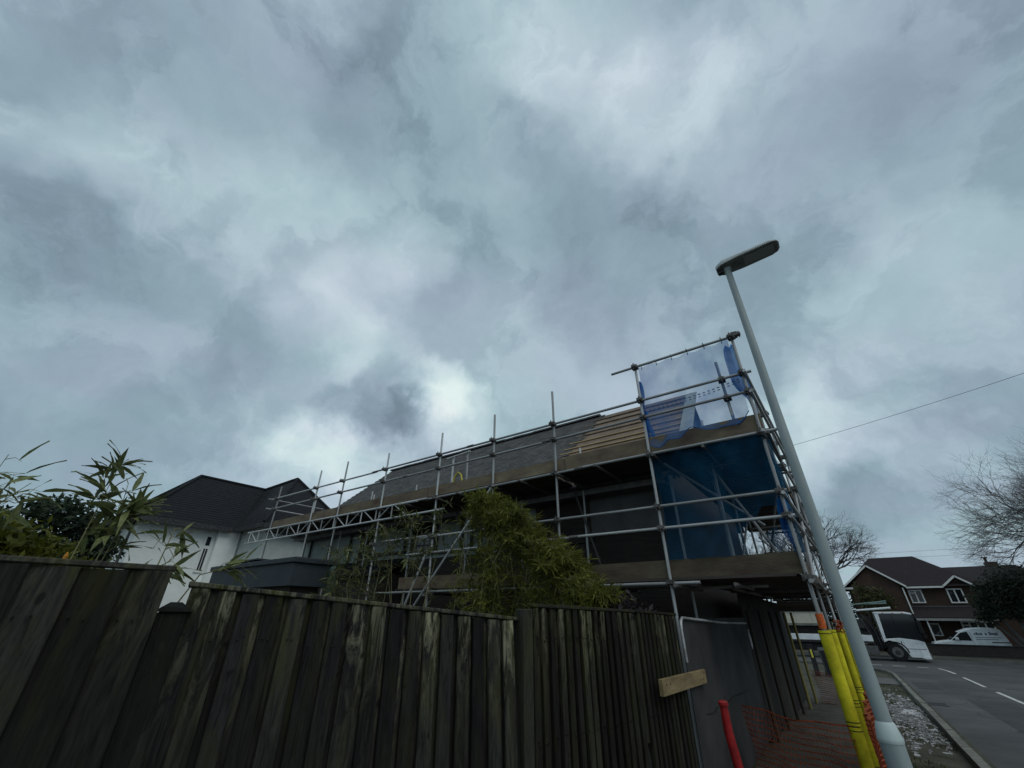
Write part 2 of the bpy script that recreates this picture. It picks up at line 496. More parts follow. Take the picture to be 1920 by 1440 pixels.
KERB = mat('kerb_concrete', (.115, .118, .095), 0.9, 0.3, 6, (.18, .18, .16), bump=0.25, bscale=40, rand=0.15)
PAINT = mat('road_paint', (.10, .10, .10), 0.8, 0.2, 16, (.52, .52, .50), thresh=(.36, .46), detail=9)
GRAVELM = mat('pale_rubble', (.16, .16, .165), 0.9, 0.4, 6, (.42, .42, .43))
DRIVE = mat('driveway_concrete', (.075, .075, .072), 0.9, 0.3, 2.4, (.11, .11, .105), bump=.2)
LEAF_A = mat('bamboo_leaf', (.085, .105, .036), 0.55, 0.3, 6, (.165, .185, .075), trans=0.35, rand=0.45)
LEAF_B = mat('dense_bamboo_leaf', (.060, .072, .012), 0.6, 0.3, 2.6, (.24, .255, .050), trans=0.35, thresh=(.3, .7))
LEAF_Y = mat('yellow_green_leaf', (.030, .040, .006), 0.6, 0.35, 5, (.16, .17, .02), trans=0.4)
LEAF_D = mat('dark_evergreen_leaf', (.010, .020, .011), 0.7, 0.4, 2, (.030, .050, .024), trans=0.15)
LEAF_O = mat('olive_shrub_leaf', (.030, .036, .012), 0.7, 0.4, 2.4, (.085, .092, .030), trans=0.25)
LEAF_P = mat('purple_shrub_leaf', (.014, .012, .014), 0.6, 0.4, 4, (.040, .032, .036), trans=0.15)
CULM = mat('bamboo_culm', (.13, .13, .055), 0.6, 0.3, 12, (.20, .19, .09), stretch=(1, 1, .3), rand=0.3)
BARK = mat('bare_tree_bark', (.075, .070, .066), 0.95, 0.3, 5, (.115, .108, .10))
PIPE_G = mat('grey_green_pipe', (.060, .095, .090), 0.5, 0.2, 8)
CREAM = mat('cream_cladding', (.50, .48, .39), 0.7, 0.1, 4, (.58, .55, .46))
GREY_BIN = mat('dark_bin_plastic', (.022, .024, .026), 0.6, 0.3, 8)
GREENPL = mat('dark_green_leaf', (.012, .034, .012), 0.7, 0.4, 6, (.028, .060, .022))
WIRE = mat('cable_black', (.06, .06, .06), 0.7, 0.2, 8)
PRINT = mat('van_print_grey', (.13, .15, .17), 0.6, 0.2, 20)
MARKER = mat('marker_yellow', (.72, .66, .10), 0.6, 0.1, 8)
LEDGLASS = glass_mat('led_lens', (.30, .33, .34), 0.3)

# ------------------------------------------------------------------ geometry helpers
class MB:
    def __init__(self):
        self.v, self.f = [], []

    def poly(self, pts):
        i = len(self.v)
        self.v += [tuple(p) for p in pts]
        self.f.append(tuple(range(i, i + len(pts))))
        return self

    def box(self, x0, x1, y0, y1, z0, z1):
        return self.hexa([(x0, y0, z0), (x1, y0, z0), (x1, y1, z0), (x0, y1, z0), (x0, y0, z1), (x1, y0, z1), (x1, y1, z1), (x0, y1, z1)])

    def hexa(self, p):
        i = len(self.v)
        self.v += [tuple(q) for q in p]
        for a in ((0, 3, 2, 1), (4, 5, 6, 7), (0, 1, 5, 4), (1, 2, 6, 5), (2, 3, 7, 6), (3, 0, 4, 7)):
            self.f.append(tuple(i + k for k in a))
        return self

    def prism(self, pts, vec):
        """closed polygon pts (3-D) swept along vec"""
        i, n = len(self.v), len(pts)
        v = Vector(vec)
        self.v += [tuple(p) for p in pts] + [tuple(Vector(p) + v) for p in pts]
        self.f.append(tuple(range(i + n - 1, i - 1, -1)))
        self.f.append(tuple(range(i + n, i + 2 * n)))
        for k in range(n):
            a, b = i + k, i + (k + 1) % n
            self.f.append((a, b, b + n, a + n))
        return self

    def tube(self, pts, rads, n=8, caps=True):
        pts = [Vector(p) for p in pts]
        if isinstance(rads, (int, float)):
            rads = [rads] * len(pts)
        base = len(self.v)
        ref = None
        for k, p in enumerate(pts):
            d = (pts[min(k + 1, len(pts) - 1)] - pts[max(k - 1, 0)]).normalized()
            if ref is None:
                ref = d.orthogonal().normalized()
            ref = (ref - d * ref.dot(d)).normalized()
            s = d.cross(ref)
            for j in range(n):
                a = 2 * math.pi * j / n
                self.v.append(tuple(p + (ref * math.cos(a) + s * math.sin(a)) * rads[k]))
        for k in range(len(pts) - 1):
            for j in range(n):
                a, b = base + k * n + j, base + k * n + (j + 1) % n
                self.f.append((a, b, b + n, a + n))
        if caps:
            self.f.append(tuple(base + j for j in range(n - 1, -1, -1)))
            e = base + (len(pts) - 1) * n
            self.f.append(tuple(e + j for j in range(n)))
        return self

    def mesh(self, name, m, smooth=False):
        me = bpy.data.meshes.new(name)
        me.from_pydata(self.v, [], self.f)
        me.materials.append(m)
        if smooth:
            me.polygons.foreach_set('use_smooth', [True] * len(me.polygons))
            try:
                me.set_sharp_from_angle(angle=math.radians(40))
            except Exception:
                pass
        me.update()
        return me

    def obj(self, name, m, parent=None, smooth=False, loc=None):
        return link(name, self.mesh(name, m, smooth), parent, loc)


def link(name, me, parent=None, loc=None, rot=None, scale=None):
    o = bpy.data.objects.new(name, me)
    COL.objects.link(o)
    if parent is not None:
        o.parent = parent
    if loc is not None:
        o.location = loc
    if rot is not None:
        o.rotation_euler = rot
    if scale is not None:
        o.scale = scale
    return o


def tag(o, label=None, cat=None, group=None, kind=None):
    for k, v in (('label', label), ('category', cat), ('group', group), ('kind', kind)):
        if v:
            o[k] = v
    return o


def thing(name, label, cat, loc=(0, 0, 0), rotz=0.0, group=None):
    o = bpy.data.objects.new(name, None)
    o.empty_display_size = 0.2
    COL.objects.link(o)
    o.location = loc
    o.rotation_euler = (0, 0, rotz)
    return tag(o, label, cat, group)


def bevel(o, wd, seg=2):
    b = o.modifiers.new('bevel', 'BEVEL')
    b.width, b.segments, b.limit_method = wd, seg, 'ANGLE'
    return o


def G(y):
    """height of the ground: the road falls gently away from the camera, then runs level"""
    return -0.028 * min(y, 30.0)


def sheet(name, xy, m, dz, kind='structure', label=None):
    """flat sheet following the ground; xy = polygon strips [(x0,x1,y)...] from near to far"""
    mb = MB()
    for (a, b) in zip(xy[:-1], xy[1:]):
        mb.poly([(a[0], a[2], G(a[2]) + dz), (a[1], a[2], G(a[2]) + dz), (b[1], b[2], G(b[2]) + dz), (b[0], b[2], G(b[2]) + dz)])
    return tag(mb.obj(name, m), label, None, None, kind)


UNIT = {}


def rod(name, a, b, m, parent=None, r=0.0242, n=12):
    """straight round tube between two points; all tubes of one look share a unit mesh"""
    key = (m.name, n)
    if key not in UNIT:
        UNIT[key] = MB().tube([(0, 0, 0), (0, 0, 1)], 1.0, n).mesh('tube', m, True)
    a, b = Vector(a), Vector(b)
    d = b - a
    o = link(name, UNIT[key], parent)
    o.rotation_mode = 'QUATERNION'
    o.rotation_quaternion = d.to_track_quat('Z', 'Y')
    o.location = a
    o.scale = (r, r, d.length)
    return o


def slab(name, a, b, w, t, m, parent, side=Vector((0, 1, 0))):
    """rectangular timber from a to b, w across (along side), t deep"""
    a, b = Vector(a), Vector(b)
    d = (b - a).normalized()
    s = (side - d * side.dot(d)).normalized() * (w / 2)
    u = d.cross(s).normalized() * (t / 2)
    pts = [p + x * s + y * u for p in (a, b) for x, y in ((-1, -1), (1, -1), (1, 1), (-1, 1))]
    L = (b - a).length
    loc = [(0, 0, 0)] * 8
    mb = MB().hexa([(0, -w / 2, -t / 2), (L, -w / 2, -t / 2), (L, w / 2, -t / 2), (0, w / 2, -t / 2), (0, -w / 2, t / 2), (L, -w / 2, t / 2), (L, w / 2, t / 2), (0, w / 2, t / 2)])
    o = mb.obj(name, m, parent)
    sv, uv = s.normalized(), u.normalized()
    o.matrix_local = Matrix(((d.x, sv.x, uv.x, a.x), (d.y, sv.y, uv.y, a.y), (d.z, sv.z, uv.z, a.z), (0, 0, 0, 1)))
    return o


# ------------------------------------------------------------------ ground, road, pavement
tag(MB().poly([(-160, -40, G(-40) - .012), (160, -40, G(-40) - .012), (160, 30, G(30) - .012), (-160, 30, G(30) - .012)])
    .poly([(-160, 30, G(30) - .012), (160, 30, G(30) - .012), (160, 420, G(30) - .012), (-160, 420, G(30) - .012)]).obj('ground', SOIL), 'muddy grass ground under and around the houses', None, None, 'structure')
# the road with its rounded corner into the crossing road
def kerb_x(y):
    if y < 30.5:
        return 1.0
    t = min(1.0, (y - 30.5) / 5.0)
    return 1.0 - 6.5 * (1 - math.sqrt(max(0, 1 - t * t)))


ys = [-30, -10, 0, 10, 20, 30, 30.5, 31.5, 32.5, 33.5, 34.3, 34.9, 35.3, 35.5]
sheet('road', [(kerb_x(y), 6.2 if y < 30.5 else 6.2 + (1 - kerb_x(y)), y) for y in ys], ASPHALT, 0.0, label='grey asphalt side road running down to the junction')
sheet('crossing_road', [(-90, 90, 35.5), (-90, 90, 43.6)], ASPHALT, 0.0, label='asphalt crossing road the truck stands on')
sheet('pavement', [(-1.7, -0.05, -30), (-1.7, -0.05, 30)], PAVING, 0.004, label='worn footway between the fence and the verge')
sheet('driveway', [(-0.046, 0.86, 25.2), (-0.046, 0.86, 28.6)], DRIVE, 0.008, label='pale paved crossing over the verge near the junction')
sheet('far_pavement', [(-90, 90, 43.75), (-90, 90, 45.9)], PAVING, 0.10, label='pavement in front of the low wall across the junction')
# dashes of the centre line, curving into the give way line of the junction
dashes = [[(3.5, -2.0), (3.5, 2.0)], [(3.5, 4.0), (3.5, 8.0)], [(3.5, 9.8), (3.5, 13.7)], [(3.5, 15.5), (3.5, 19.4)], [(3.48, 21.2), (3.52, 25.1)], [(3.54, 27.2), (3.52, 31.7)],
          [(3.48, 33.4), (3.36, 35.0), (3.15, 36.2)], [(2.75, 36.35), (2.25, 36.3)], [(1.75, 36.45), (1.2, 36.5)], [(0.7, 36.5), (0.2, 36.5)], [(-0.2, 36.5), (-0.7, 36.5)]]
for d in dashes:
    mb = MB()
    for (x0, y0), (x1, y1) in zip(d[:-1], d[1:]):
        t = Vector((x1 - x0, y1 - y0)).normalized()
        n = Vector((-t.y, t.x)) * 0.055
        if abs(t.x) > .9:
            n *= 1.6
        q = [(x0 - n.x, y0 - n.y), (x1 - n.x, y1 - n.y), (x1 + n.x, y1 + n.y), (x0 + n.x, y0 + n.y)]
        mb.poly([(x, y, G(y) + .004) for x, y in q])
    tag(mb.obj('road_marking', PAINT), None, None, None, 'structure')
# patched tarmac, a drain and a cover
sheet('road_patch', [(2.2, 3.2, 14.0), (2.2, 3.2, 21.5)], mat('patched_asphalt', (.034, .034, .035), .9, .2, 2, (.052, .052, .053), bump=.3, bscale=80), .003, label='darker patch of tarmac in the near lane')
sheet('road_patch', [(1.3, 2.0, 24.0), (1.3, 2.0, 27.5)], MATS['patched_asphalt'], .003, label='small darker patch of tarmac near the kerb')
mb = MB()
cr = random.Random(4)
for q in range(7):
    x, y = cr.uniform(1.4, 4.5), cr.uniform(9, 28)
    for k in range(14):
        x2, y2 = x + cr.uniform(-.18, .18), y + cr.uniform(.15, .5)
        mb.poly([(x, y, G(y) + .0045), (x + .012, y, G(y) + .0045), (x2 + .012, y2, G(y2) + .0045), (x2, y2, G(y2) + .0045)])
        x, y = x2, y2
tag(mb.obj('road_cracks', mat('crack_fill', (.018, .018, .018), .8, .2, 4)), 'thin dark sealed cracks wandering along the road', None, None, 'structure')
dg = thing('drain_grate', 'iron drain grating in the gutter beside the kerb', 'drain', (1.30, 19.0, G(19.0)))
for k in range(7):
    MB().box(-.2, .2, -.24 + k * .07, -.205 + k * .07, .004, .016).obj('bar', DARKSTEEL, dg)
MB().box(-.24, -.202, -.28, .28, .004, .018).box(.202, .24, -.28, .28, .004, .018).box(-.2, .2, -.28, -.245, .004, .018).box(-.2, .2, .245, .28, .004, .018).obj('frame', DARKSTEEL, dg)
mc = thing('manhole_cover', 'round iron manhole cover in the road beyond the dashes', 'manhole cover', (4.4, 27.0, G(27.0)))
MB().tube([(0, 0, .002), (0, 0, .012)], .32, 24).obj('lid', DARKSTEEL, mc)
# kerb of single stones
kroot = tag(thing('kerb', None, None), None, None, None, 'structure')
kme = bevel_me = MB().box(-.0625, .0625, .004, .911, -.12, .105).mesh('kerb_stone', KERB)
y = -4.0
while y < 35.3:
    x = kerb_x(y)
    y2 = y + .915 * (1 if y < 30.5 else max(.25, 1 - (y - 30.5) / 6.5))
    x2 = kerb_x(min(y2, 35.5))
    a = math.atan2(x2 - x, y2 - y)
    L = math.hypot(x2 - x, y2 - y)
    o = link('kerb_stone', kme, kroot, (x - .0635 + rnd.uniform(-.006, .006), y, G(y) + rnd.uniform(-.008, .008)), (0, 0, -a + rnd.uniform(-.008, .008)), (1, L / .915, 1))
    o.rotation_euler.x = math.atan(-.028) if y < 30 else 0
    y = y2
sheet('gutter', [(kerb_x(y) + .004, kerb_x(y) + .13, y) for y in [-6, 10, 20, 30, 30.5]], SOIL, .003, label='mossy gutter along the kerb')
fk = tag(thing('far_kerb', None, None), None, None, None, 'structure')
for k in range(24):
    link('kerb_stone', kme, fk, (-8 + k * .92, 43.68, G(43)), (0, 0, -math.pi / 2))


def scatter_faces(n, fn, size, jitter=.5):
    mb = MB()
    for _ in range(n):
        p, nrmv = fn()
        s = size * rnd.uniform(1 - jitter, 1 + jitter)
        a = Vector((rnd.gauss(0, 1), rnd.gauss(0, 1), rnd.gauss(0, 1))).normalized()
        b = a.orthogonal().normalized()
        if nrmv is not None:
            a, b = (a + nrmv).normalized(), b
        mb.poly([p - a * s, p - b * s * .45, p + a * s, p + b * s * .45])
    return mb


# grass tufts on the verge
gm = MB()
for _ in range(9000):
    if rnd.random() < .75:
        x, y = rnd.uniform(-.05, .85), 6.5 + 22 * rnd.random() ** 1.7
    else:
        x, y = rnd.uniform(-4.0, -1.75), rnd.uniform(10, 30)
    if 25.0 < y < 28.8 and x > -.06:
        continue
    if math.sin(x * 5 + y * 1.3) + math.sin(y * 2.1) < -.2:
        continue
    z = G(y) - .012
    h = rnd.uniform(.02, .06)
    a = rnd.uniform(0, 6.28)
    dx, dy = math.cos(a) * .006, math.sin(a) * .006
    gm.poly([(x - dx, y - dy, z), (x + dx, y + dy, z), (x + rnd.uniform(-.03, .03), y + rnd.uniform(-.03, .03), z + h)])
tag(gm.obj('grass', mat('verge_grass', (.035, .046, .014), 0.9, 0.4, 2, (.075, .085, .03), trans=.2)), 'thin worn grass on the verge', None, None, 'stuff')
# rubble spilt on the verge
gv = MB()
for _ in range(1900):
    u, v = rnd.gauss(0, .5), rnd.gauss(0, .5)
    y = 16.2 + u * 4.2
    x = .45 + v * .42
    if not (-.05 < x < .86 and 11.5 < y < 24):
        continue
    if math.sin(x * 9 + y * 1.1) + math.sin(y * 2.7 - x * 4) < -.25:
        continue
    s = rnd.uniform(.006, .020) * (1 if rnd.random() < .93 else 2.2)
    p = [Vector((rnd.uniform(.6, 1) * c[0], rnd.uniform(.6, 1) * c[1], rnd.uniform(.4, .9) * c[2])) * s for c in ((-1, -1, -1), (1, -1, -1), (1, 1, -1), (-1, 1, -1), (-1, -1, 1), (1, -1, 1), (1, 1, 1), (-1, 1, 1))]
    o3 = Vector((x, y, G(y) + s * .3))
    gv.hexa([q + o3 for q in p])
tag(gv.obj('gravel', GRAVELM), 'pale rubble spilt over the verge beside the lamp post', None, None, 'stuff')

sp_ = MB()
for _ in range(520):
    y = 15.8 + rnd.gauss(0, 1) * 2.3
    x = .48 + rnd.gauss(0, .2)
    if not (.0 < x < .82 and 11 < y < 22):
        continue
    a, b = rnd.uniform(.015, .07), rnd.uniform(.03, .20)
    z = G(y) - .008 + rnd.uniform(0, .006)
    sp_.poly([(x + a * math.cos(t) * rnd.uniform(.25, 1.35), y + b * math.sin(t) * rnd.uniform(.25, 1.35), z) for t in [6.283 * k / 11 for k in range(11)]])
tag(sp_.obj('cement_spill', mat('dried_cement', (.10, .10, .10), .75, .3, 5, (.46, .46, .47), thresh=(.42, .56), detail=9)), 'pale splashes of dried cement over the muddy verge', None, None, 'stuff')

# ------------------------------------------------------------------ house being re-roofed
HX0, HX1, HY0, HY1 = -15.6, -2.2, 8.6, 15.6
SL = 0.87                                       # rise per metre of the roof


def roof_z(y):
    return 4.12 + SL * (y - 8.1)


house = thing('brick_house', 'old brick house being re-roofed inside the scaffolding', 'house', (-9, 12, G(12)))
H0 = Vector((-9, 12, G(12)))


def hp(x, y, z):
    return (x - H0.x, y - H0.y, z - H0.z)


def hbox(mb, x0, x1, y0, y1, z0, z1):
    return mb.box(x0 - H0.x, x1 - H0.x, y0 - H0.y, y1 - H0.y, z0 - H0.z, z1 - H0.z)


# walls: brick below, pale render on the left half of the upper storey, dark sheathing on the right
m = MB()
hbox(m, HX0, HX1, HY0 + .02, HY1, -.5, 3.0)
m.prism([hp(HX1, HY0 + .021, 3.0), hp(HX1, HY1, 3.0), hp(HX1, HY1, 4.4), hp(HX1, 12.1, 7.32), hp(HX1, HY0 + .021, 4.25)], (-.22, 0, 0))
hbox(m, -5.519, HX1 - .225, HY0 + .12, HY0 + .3, 3.003, 4.28)
m.obj('wall', BRICK_D, house)
m = MB()
hbox(m, HX0, -12.3, HY0, HY0 + .25, 3.003, 4.28)
hbox(m, -12.3, -5.52, HY0 + .12, HY0 + .3, 3.003, 4.28)
hbox(m, HX0, HX0 + .25, HY0 + .25, HY1, 3.003, 4.28)
m.prism([hp(HX0, HY0 + .3, 4.28), hp(HX0, HY1, 4.28), hp(HX0, 12.1, 7.30)], (.22, 0, 0))
m.obj('rendered_wall', RENDER_G, house)
hbox(MB(), -4.05, -2.44, HY0 - .005, HY0 + .119, 3.18, 4.15).obj('sheathing_panel', RENDER_D, house)
hbox(MB(), -5.5, -4.06, HY0 + .01, HY0 + .119, 3.02, 4.27).obj('brick_panel', BRICK_D, house)
hbox(MB(), -12.29, -11.95, HY0 - .01, HY0 + .119, 3.02, 4.27).obj('brick_panel', BRICK_D, house)


def window(parent, org, x0, x1, y, z0, z1, frame_m, glass_m, cols=2, fr=.06, name='window', tb=True, face=-1):
    """window looking along -Y (world coordinates less org): frame with bars as one part, one pane a column as sub-parts"""
    ox, oy, oz = org
    f = MB()
    fy0, fy1 = y - oy, y + .07 - oy
    f.box(x0 - ox, x1 - ox, fy0, fy1, z0 - oz, z0 + fr - oz)
    f.box(x0 - ox, x1 - ox, fy0, fy1, z1 - fr - oz, z1 - oz)
    for k in range(cols + 1):
        c = x0 + fr / 2 + (x1 - x0 - fr) * k / cols
        f.box(c - fr / 2 - ox, c + fr / 2 - ox, fy0 + .002, fy1 - .002, z0 + fr - oz, z1 - fr - oz)
    if tb:
        zz = z0 + (z1 - z0) * .72
        a = x0 + fr
        b = x0 + (x1 - x0) / cols - fr * .3
        f.box(a - ox, b - ox, fy0 + .004, fy1 - .004, zz - oz, zz + fr * .8 - oz)
    wo_ = f.obj(name, frame_m, parent)
    for k in range(cols):
        a = x0 + (x1 - x0) * k / cols + fr * .4
        b = x0 + (x1 - x0) * (k + 1) / cols - fr * .4
        MB().box(a - ox, b - ox, y + .045 - oy, y + .055 - oy, z0 + fr * .5 - oz, z1 - fr * .5 - oz).obj('pane', glass_m, wo_)
    return wo_


DKFRAME = mat('dark_window_frame', (.030, .026, .024), 0.6, 0.3, 8)
window(house, H0, -11.86, -10.15, HY0 + .04, 3.2, 4.2, DKFRAME, GLASS_P, 1, .08, tb=False)
window(house, H0, -9.9, -9.0, HY0 + .04, 3.1, 4.22, DKFRAME, GLASS, 1, .07, tb=False)
window(house, H0, -8.92, -7.9, HY0 + .04, 3.1, 4.22, DKFRAME, GLASS_P, 1, .07, tb=False)
window(house, H0, -7.6, -6.0, HY0 + .04, 3.1, 4.22, DKFRAME, GLASS_P, 2, .07, tb=False)
# two dark down pipes on the rendered wall
for px_ in (-15.1, -13.9, -12.75):
    rod('downpipe', hp(px_, HY0 - .06, 2.9), hp(px_ + .02, HY0 - .06, 4.2), DARKSTEEL, house, .04)
# a lean-to roof along the left half of the wall
m = MB()
m.hexa([hp(-15.5, 7.55, 2.55), hp(-9.9, 7.55, 2.55), hp(-9.9, 8.59, 3.0), hp(-15.5, 8.59, 3.0), hp(-15.5, 7.55, 2.62), hp(-9.9, 7.55, 2.62), hp(-9.9, 8.59, 3.07), hp(-15.5, 8.59, 3.07)])
m.obj('lean_to_roof', SLATE, house)
m = MB()
hbox(m, -15.4, -9.95, 7.7, 8.6, -.3, 2.6)
m.obj('lean_to_wall', BRICK_D, house)
# roof body, then tiles as real courses, then the stripped end with membrane and battens
roof = MB()
XL, XR = -15.8, -2.05
for (ya, yb) in ((8.1, 12.1),):
    roof.hexa([hp(XL + .1, 8.2, roof_z(8.2) - .17), hp(XR, 8.2, roof_z(8.2) - .17), hp(XR, 12.1, roof_z(12.1) - .17), hp(XL + .1, 12.1, roof_z(12.1) - .17),
               hp(XL + .1, 8.2, roof_z(8.2) - .05), hp(XR, 8.2, roof_z(8.2) - .05), hp(XR, 12.1, roof_z(12.1) - .05), hp(XL + .1, 12.1, roof_z(12.1) - .05)])
roof.hexa([hp(XL + .1, 12.1, roof_z(12.1) - .17), hp(XR, 12.1, roof_z(12.1) - .17), hp(XR, 16.0, roof_z(8.2) - .17), hp(XL + .1, 16.0, roof_z(8.2) - .17),
           hp(XL + .1, 12.1, roof_z(12.1) - .05), hp(XR, 12.1, roof_z(12.1) - .05), hp(XR, 16.0, roof_z(8.2) - .05), hp(XL + .1, 16.0, roof_z(8.2) - .05)])
roof = roof.obj('roof', TILE, house)
gauge = .115
dy = gauge / math.sqrt(1 + SL * SL)
tm = MB()
row = 0
y = 8.12
while y < 12.05:
    # ragged working edge: two or three courses to a step
    step = row // 3
    xr = -5.52 + .012 * row + .16 * math.sin(step * 2.3) * .5 + (.09 if row % 3 == 0 else 0)
    x = XL + (.085 if row % 2 else 0)
    y2 = y + dy * 1.25
    while x < xr:
        wdt = .163
        j = rnd.uniform(-.006, .008)
        z0, z1 = roof_z(y) - .012 + j, roof_z(y2) - .018
        th = .016
        a, b = x + .0015, x + wdt - .0015
        k = rnd.uniform(-.004, .004)
        i = len(tm.v)
        tm.v += [hp(a, y, z0), hp(b, y + k, z0 + k), hp(b, y2, z1), hp(a, y2, z1), hp(a, y, z0 + th), hp(b, y + k, z0 + th + k), hp(b, y2, z1 + th * .6), hp(a, y2, z1 + th * .6)]
        tm.f += [(i + 4, i + 5, i + 6, i + 7), (i, i + 1, i + 5, i + 4), (i + 1, i + 2, i + 6, i + 5), (i + 3, i, i + 4, i + 7)]
        x += wdt + .002
    y += dy
    row += 1
tag(tm.obj('roof_tiles', TILE, roof), None, None, None, 'stuff')
# half-round ridge tiles
rme = None
x = XL
while x < -5.3:
    pts = [(0, .13 * math.cos(a), .10 * math.sin(a)) for a in [math.pi * k / 6 for k in range(7)]]
    if rme is None:
        mb = MB()
        for k in range(6):
            mb.poly([pts[k], pts[k + 1], (.44, pts[k + 1][1], pts[k + 1][2]), (.44, pts[k][1], pts[k][2])])
        mb.poly(pts)
        mb.poly([(.44, p[1], p[2]) for p in reversed(pts)])
        rme = mb.mesh('ridge_tile', TILE)
    link('ridge_tile', rme, roof, hp(x, 12.1, roof_z(12.1) - .03 + rnd.uniform(-.008, .008)))
    x += .45
mm = MB()
mm.poly([hp(-5.65, 8.22, roof_z(8.22) - .03), hp(XR - .01, 8.22, roof_z(8.22) - .03), hp(XR - .01, 12.08, roof_z(12.08) - .03), hp(-5.3, 12.08, roof_z(12.08) - .03)])
mm.obj('membrane', MEMBRANE, roof)
for yb in (8.75, 9.1, 9.45, 9.8, 10.05, 10.38, 10.77, 11.1, 11.4, 11.75):
    z = roof_z(yb)
    slab('batten', hp(-5.45 + (yb - 9) * .05, yb, z), hp(XR + .12 if yb < 10.2 else XR + .02, yb, z + .005), .055, .028, BATTEN if yb < 10.5 else BOARD, roof, Vector((0, 1, SL)))
# bare verge plank leaning on the open end of the roof
slab('verge_plank', hp(-1.98, 11.9, 7.45), hp(-1.86, 9.4, 5.35), .30, .03, mat('pale_verge_board', (.22, .26, .25), .8, .2, 5, (.30, .34, .33)), roof, Vector((1, 0, 0)))
slab('barge_board', hp(XR + .03, 12.08, roof_z(12.08) - .12), hp(XR + .03, 8.15, roof_z(8.15) - .12), .035, .2, BOARD, roof, Vector((1, 0, 0)))
rod('gutter', hp(HX0, 8.02, 4.06), hp(HX1, 8.02, 4.06), DARKSTEEL, house, .055)
hbox(MB(), HX0, HX1, 8.09, 8.115, 3.9, 4.08).obj('fascia', mat('dirty_fascia', (.16, .16, .155), .7, .3, 4), house)
hbox(MB(), HX0, HX1, 8.116, 8.59, 3.93, 3.955).obj('soffit', mat('soffit_board', (.12, .12, .115), .8, .3, 4), house)

# ------------------------------------------------------------------ flat-roofed bay with the blue-grey fascia
bx = thing('flat_roofed_extension', 'low extension with a deep dark blue-grey fascia just behind the fence', 'extension', (-11.4, 5.6, 0))
o3 = Vector((-11.4, 5.6, 0))
MB().box(-13.35 - o3.x, -9.62 - o3.x, 5.18 - o3.y, 5.85 - o3.y, -.3, 2.16).obj('wall', BRICK_D, bx)
bevel(MB().box(-13.5 - o3.x, -9.45 - o3.x, 5.05 - o3.y, 6.0 - o3.y, 2.16, 2.62).obj('fascia', FASCIA, bx), .008)
bevel(MB().box(-13.56 - o3.x, -9.40 - o3.x, 5.0 - o3.y, 6.05 - o3.y, 2.622, 2.72).obj('roof_edge', FASCIA, bx), .01)
MB().box(-13.5 - o3.x, -9.45 - o3.x, 5.06 - o3.y, 5.99 - o3.y, 2.722, 2.735).obj('roof_felt', DARKSTEEL, bx)
# two folded weather boards lying on its left end
slab('roof_upstand', (-13.0 - o3.x, 5.35 - o3.y, 2.77), (-11.3 - o3.x, 5.35 - o3.y, 2.80), .5, .03, FASCIA, bx)

pp = thing('vent_pipe', 'grey-green capped pipe standing up behind the fence', 'pipe', (-9.4, 6.0, 0))
rod('pipe', (0, 0, -.1), (0, 0, 2.5), PIPE_G, pp, .095, 16)
MB().tube([(0, 0, 2.48), (0, 0, 2.56), (0, 0, 2.60)], [.108, .108, .06], 16).obj('cap', PIPE_G, pp, True)

# ------------------------------------------------------------------ white neighbour
nb = thing('white_house', 'white rendered house with hipped slate roof at the left', 'house', (-24, 8, 0))
o4 = Vector((-24, 8, 0))


def np_(x, y, z):
    return (x - o4.x, y - o4.y, z)


m = MB()
m.box(*[v for v in (-27.2 - o4.x, -21.45 - o4.x, 4.95 - o4.y, 14 - o4.y, -.5, 4.86)])
m.obj('wall', RENDER_W, nb)
MB().box(-21.449 - o4.x, -18.9 - o4.x, 8.6 - o4.y, 12.3 - o4.y, -.5, 4.86).obj('wing_wall', WING_SHADE, nb)
MB().box(-21.448 - o4.x, -21.2 - o4.x, 7.7 - o4.y, 8.599 - o4.y, -.5, 4.80).obj('corner_pier', RENDER_W, nb)
e = 4.9
# main hip: ridge along Y at x=-24, z=7.55 from y=7.1
r = MB()
A, B = np_(-24, 7.1, 7.5), np_(-24, 12.5, 7.5)
r.poly([np_(-27.6, 4.6, e), np_(-21.05, 4.6, e), A])
r.poly([np_(-21.05, 4.6, e), np_(-21.05, 14.4, e), B, A])
r.poly([np_(-21.05, 14.4, e), np_(-27.6, 14.4, e), B])
r.poly([np_(-27.6, 14.4, e), np_(-27.6, 4.6, e), A, B])
r.poly([np_(-27.6, 4.6, e), np_(-27.6, 14.4, e), np_(-21.05, 14.4, e), np_(-21.05, 4.6, e)])
r.obj('roof', SLATE, nb)
r = MB()
Cw, Dw = np_(-24, 10.2, 7.48), np_(-20.75, 10.2, 7.55)
r.poly([np_(-21.06, 8.2, e + .004), np_(-18.5, 8.2, e + .004), Dw, Cw])
r.poly([np_(-18.5, 8.2, e + .004), np_(-18.5, 12.7, e + .004), Dw])
r.poly([np_(-18.5, 12.7, e + .004), np_(-21.06, 12.7, e + .004), Cw, Dw])
r.poly([np_(-21.06, 8.2, e + .004), np_(-21.06, 12.7, e + .004), np_(-18.5, 12.7, e + .004), np_(-18.5, 8.2, e + .004)])
r.obj('wing_roof', SLATE, nb)
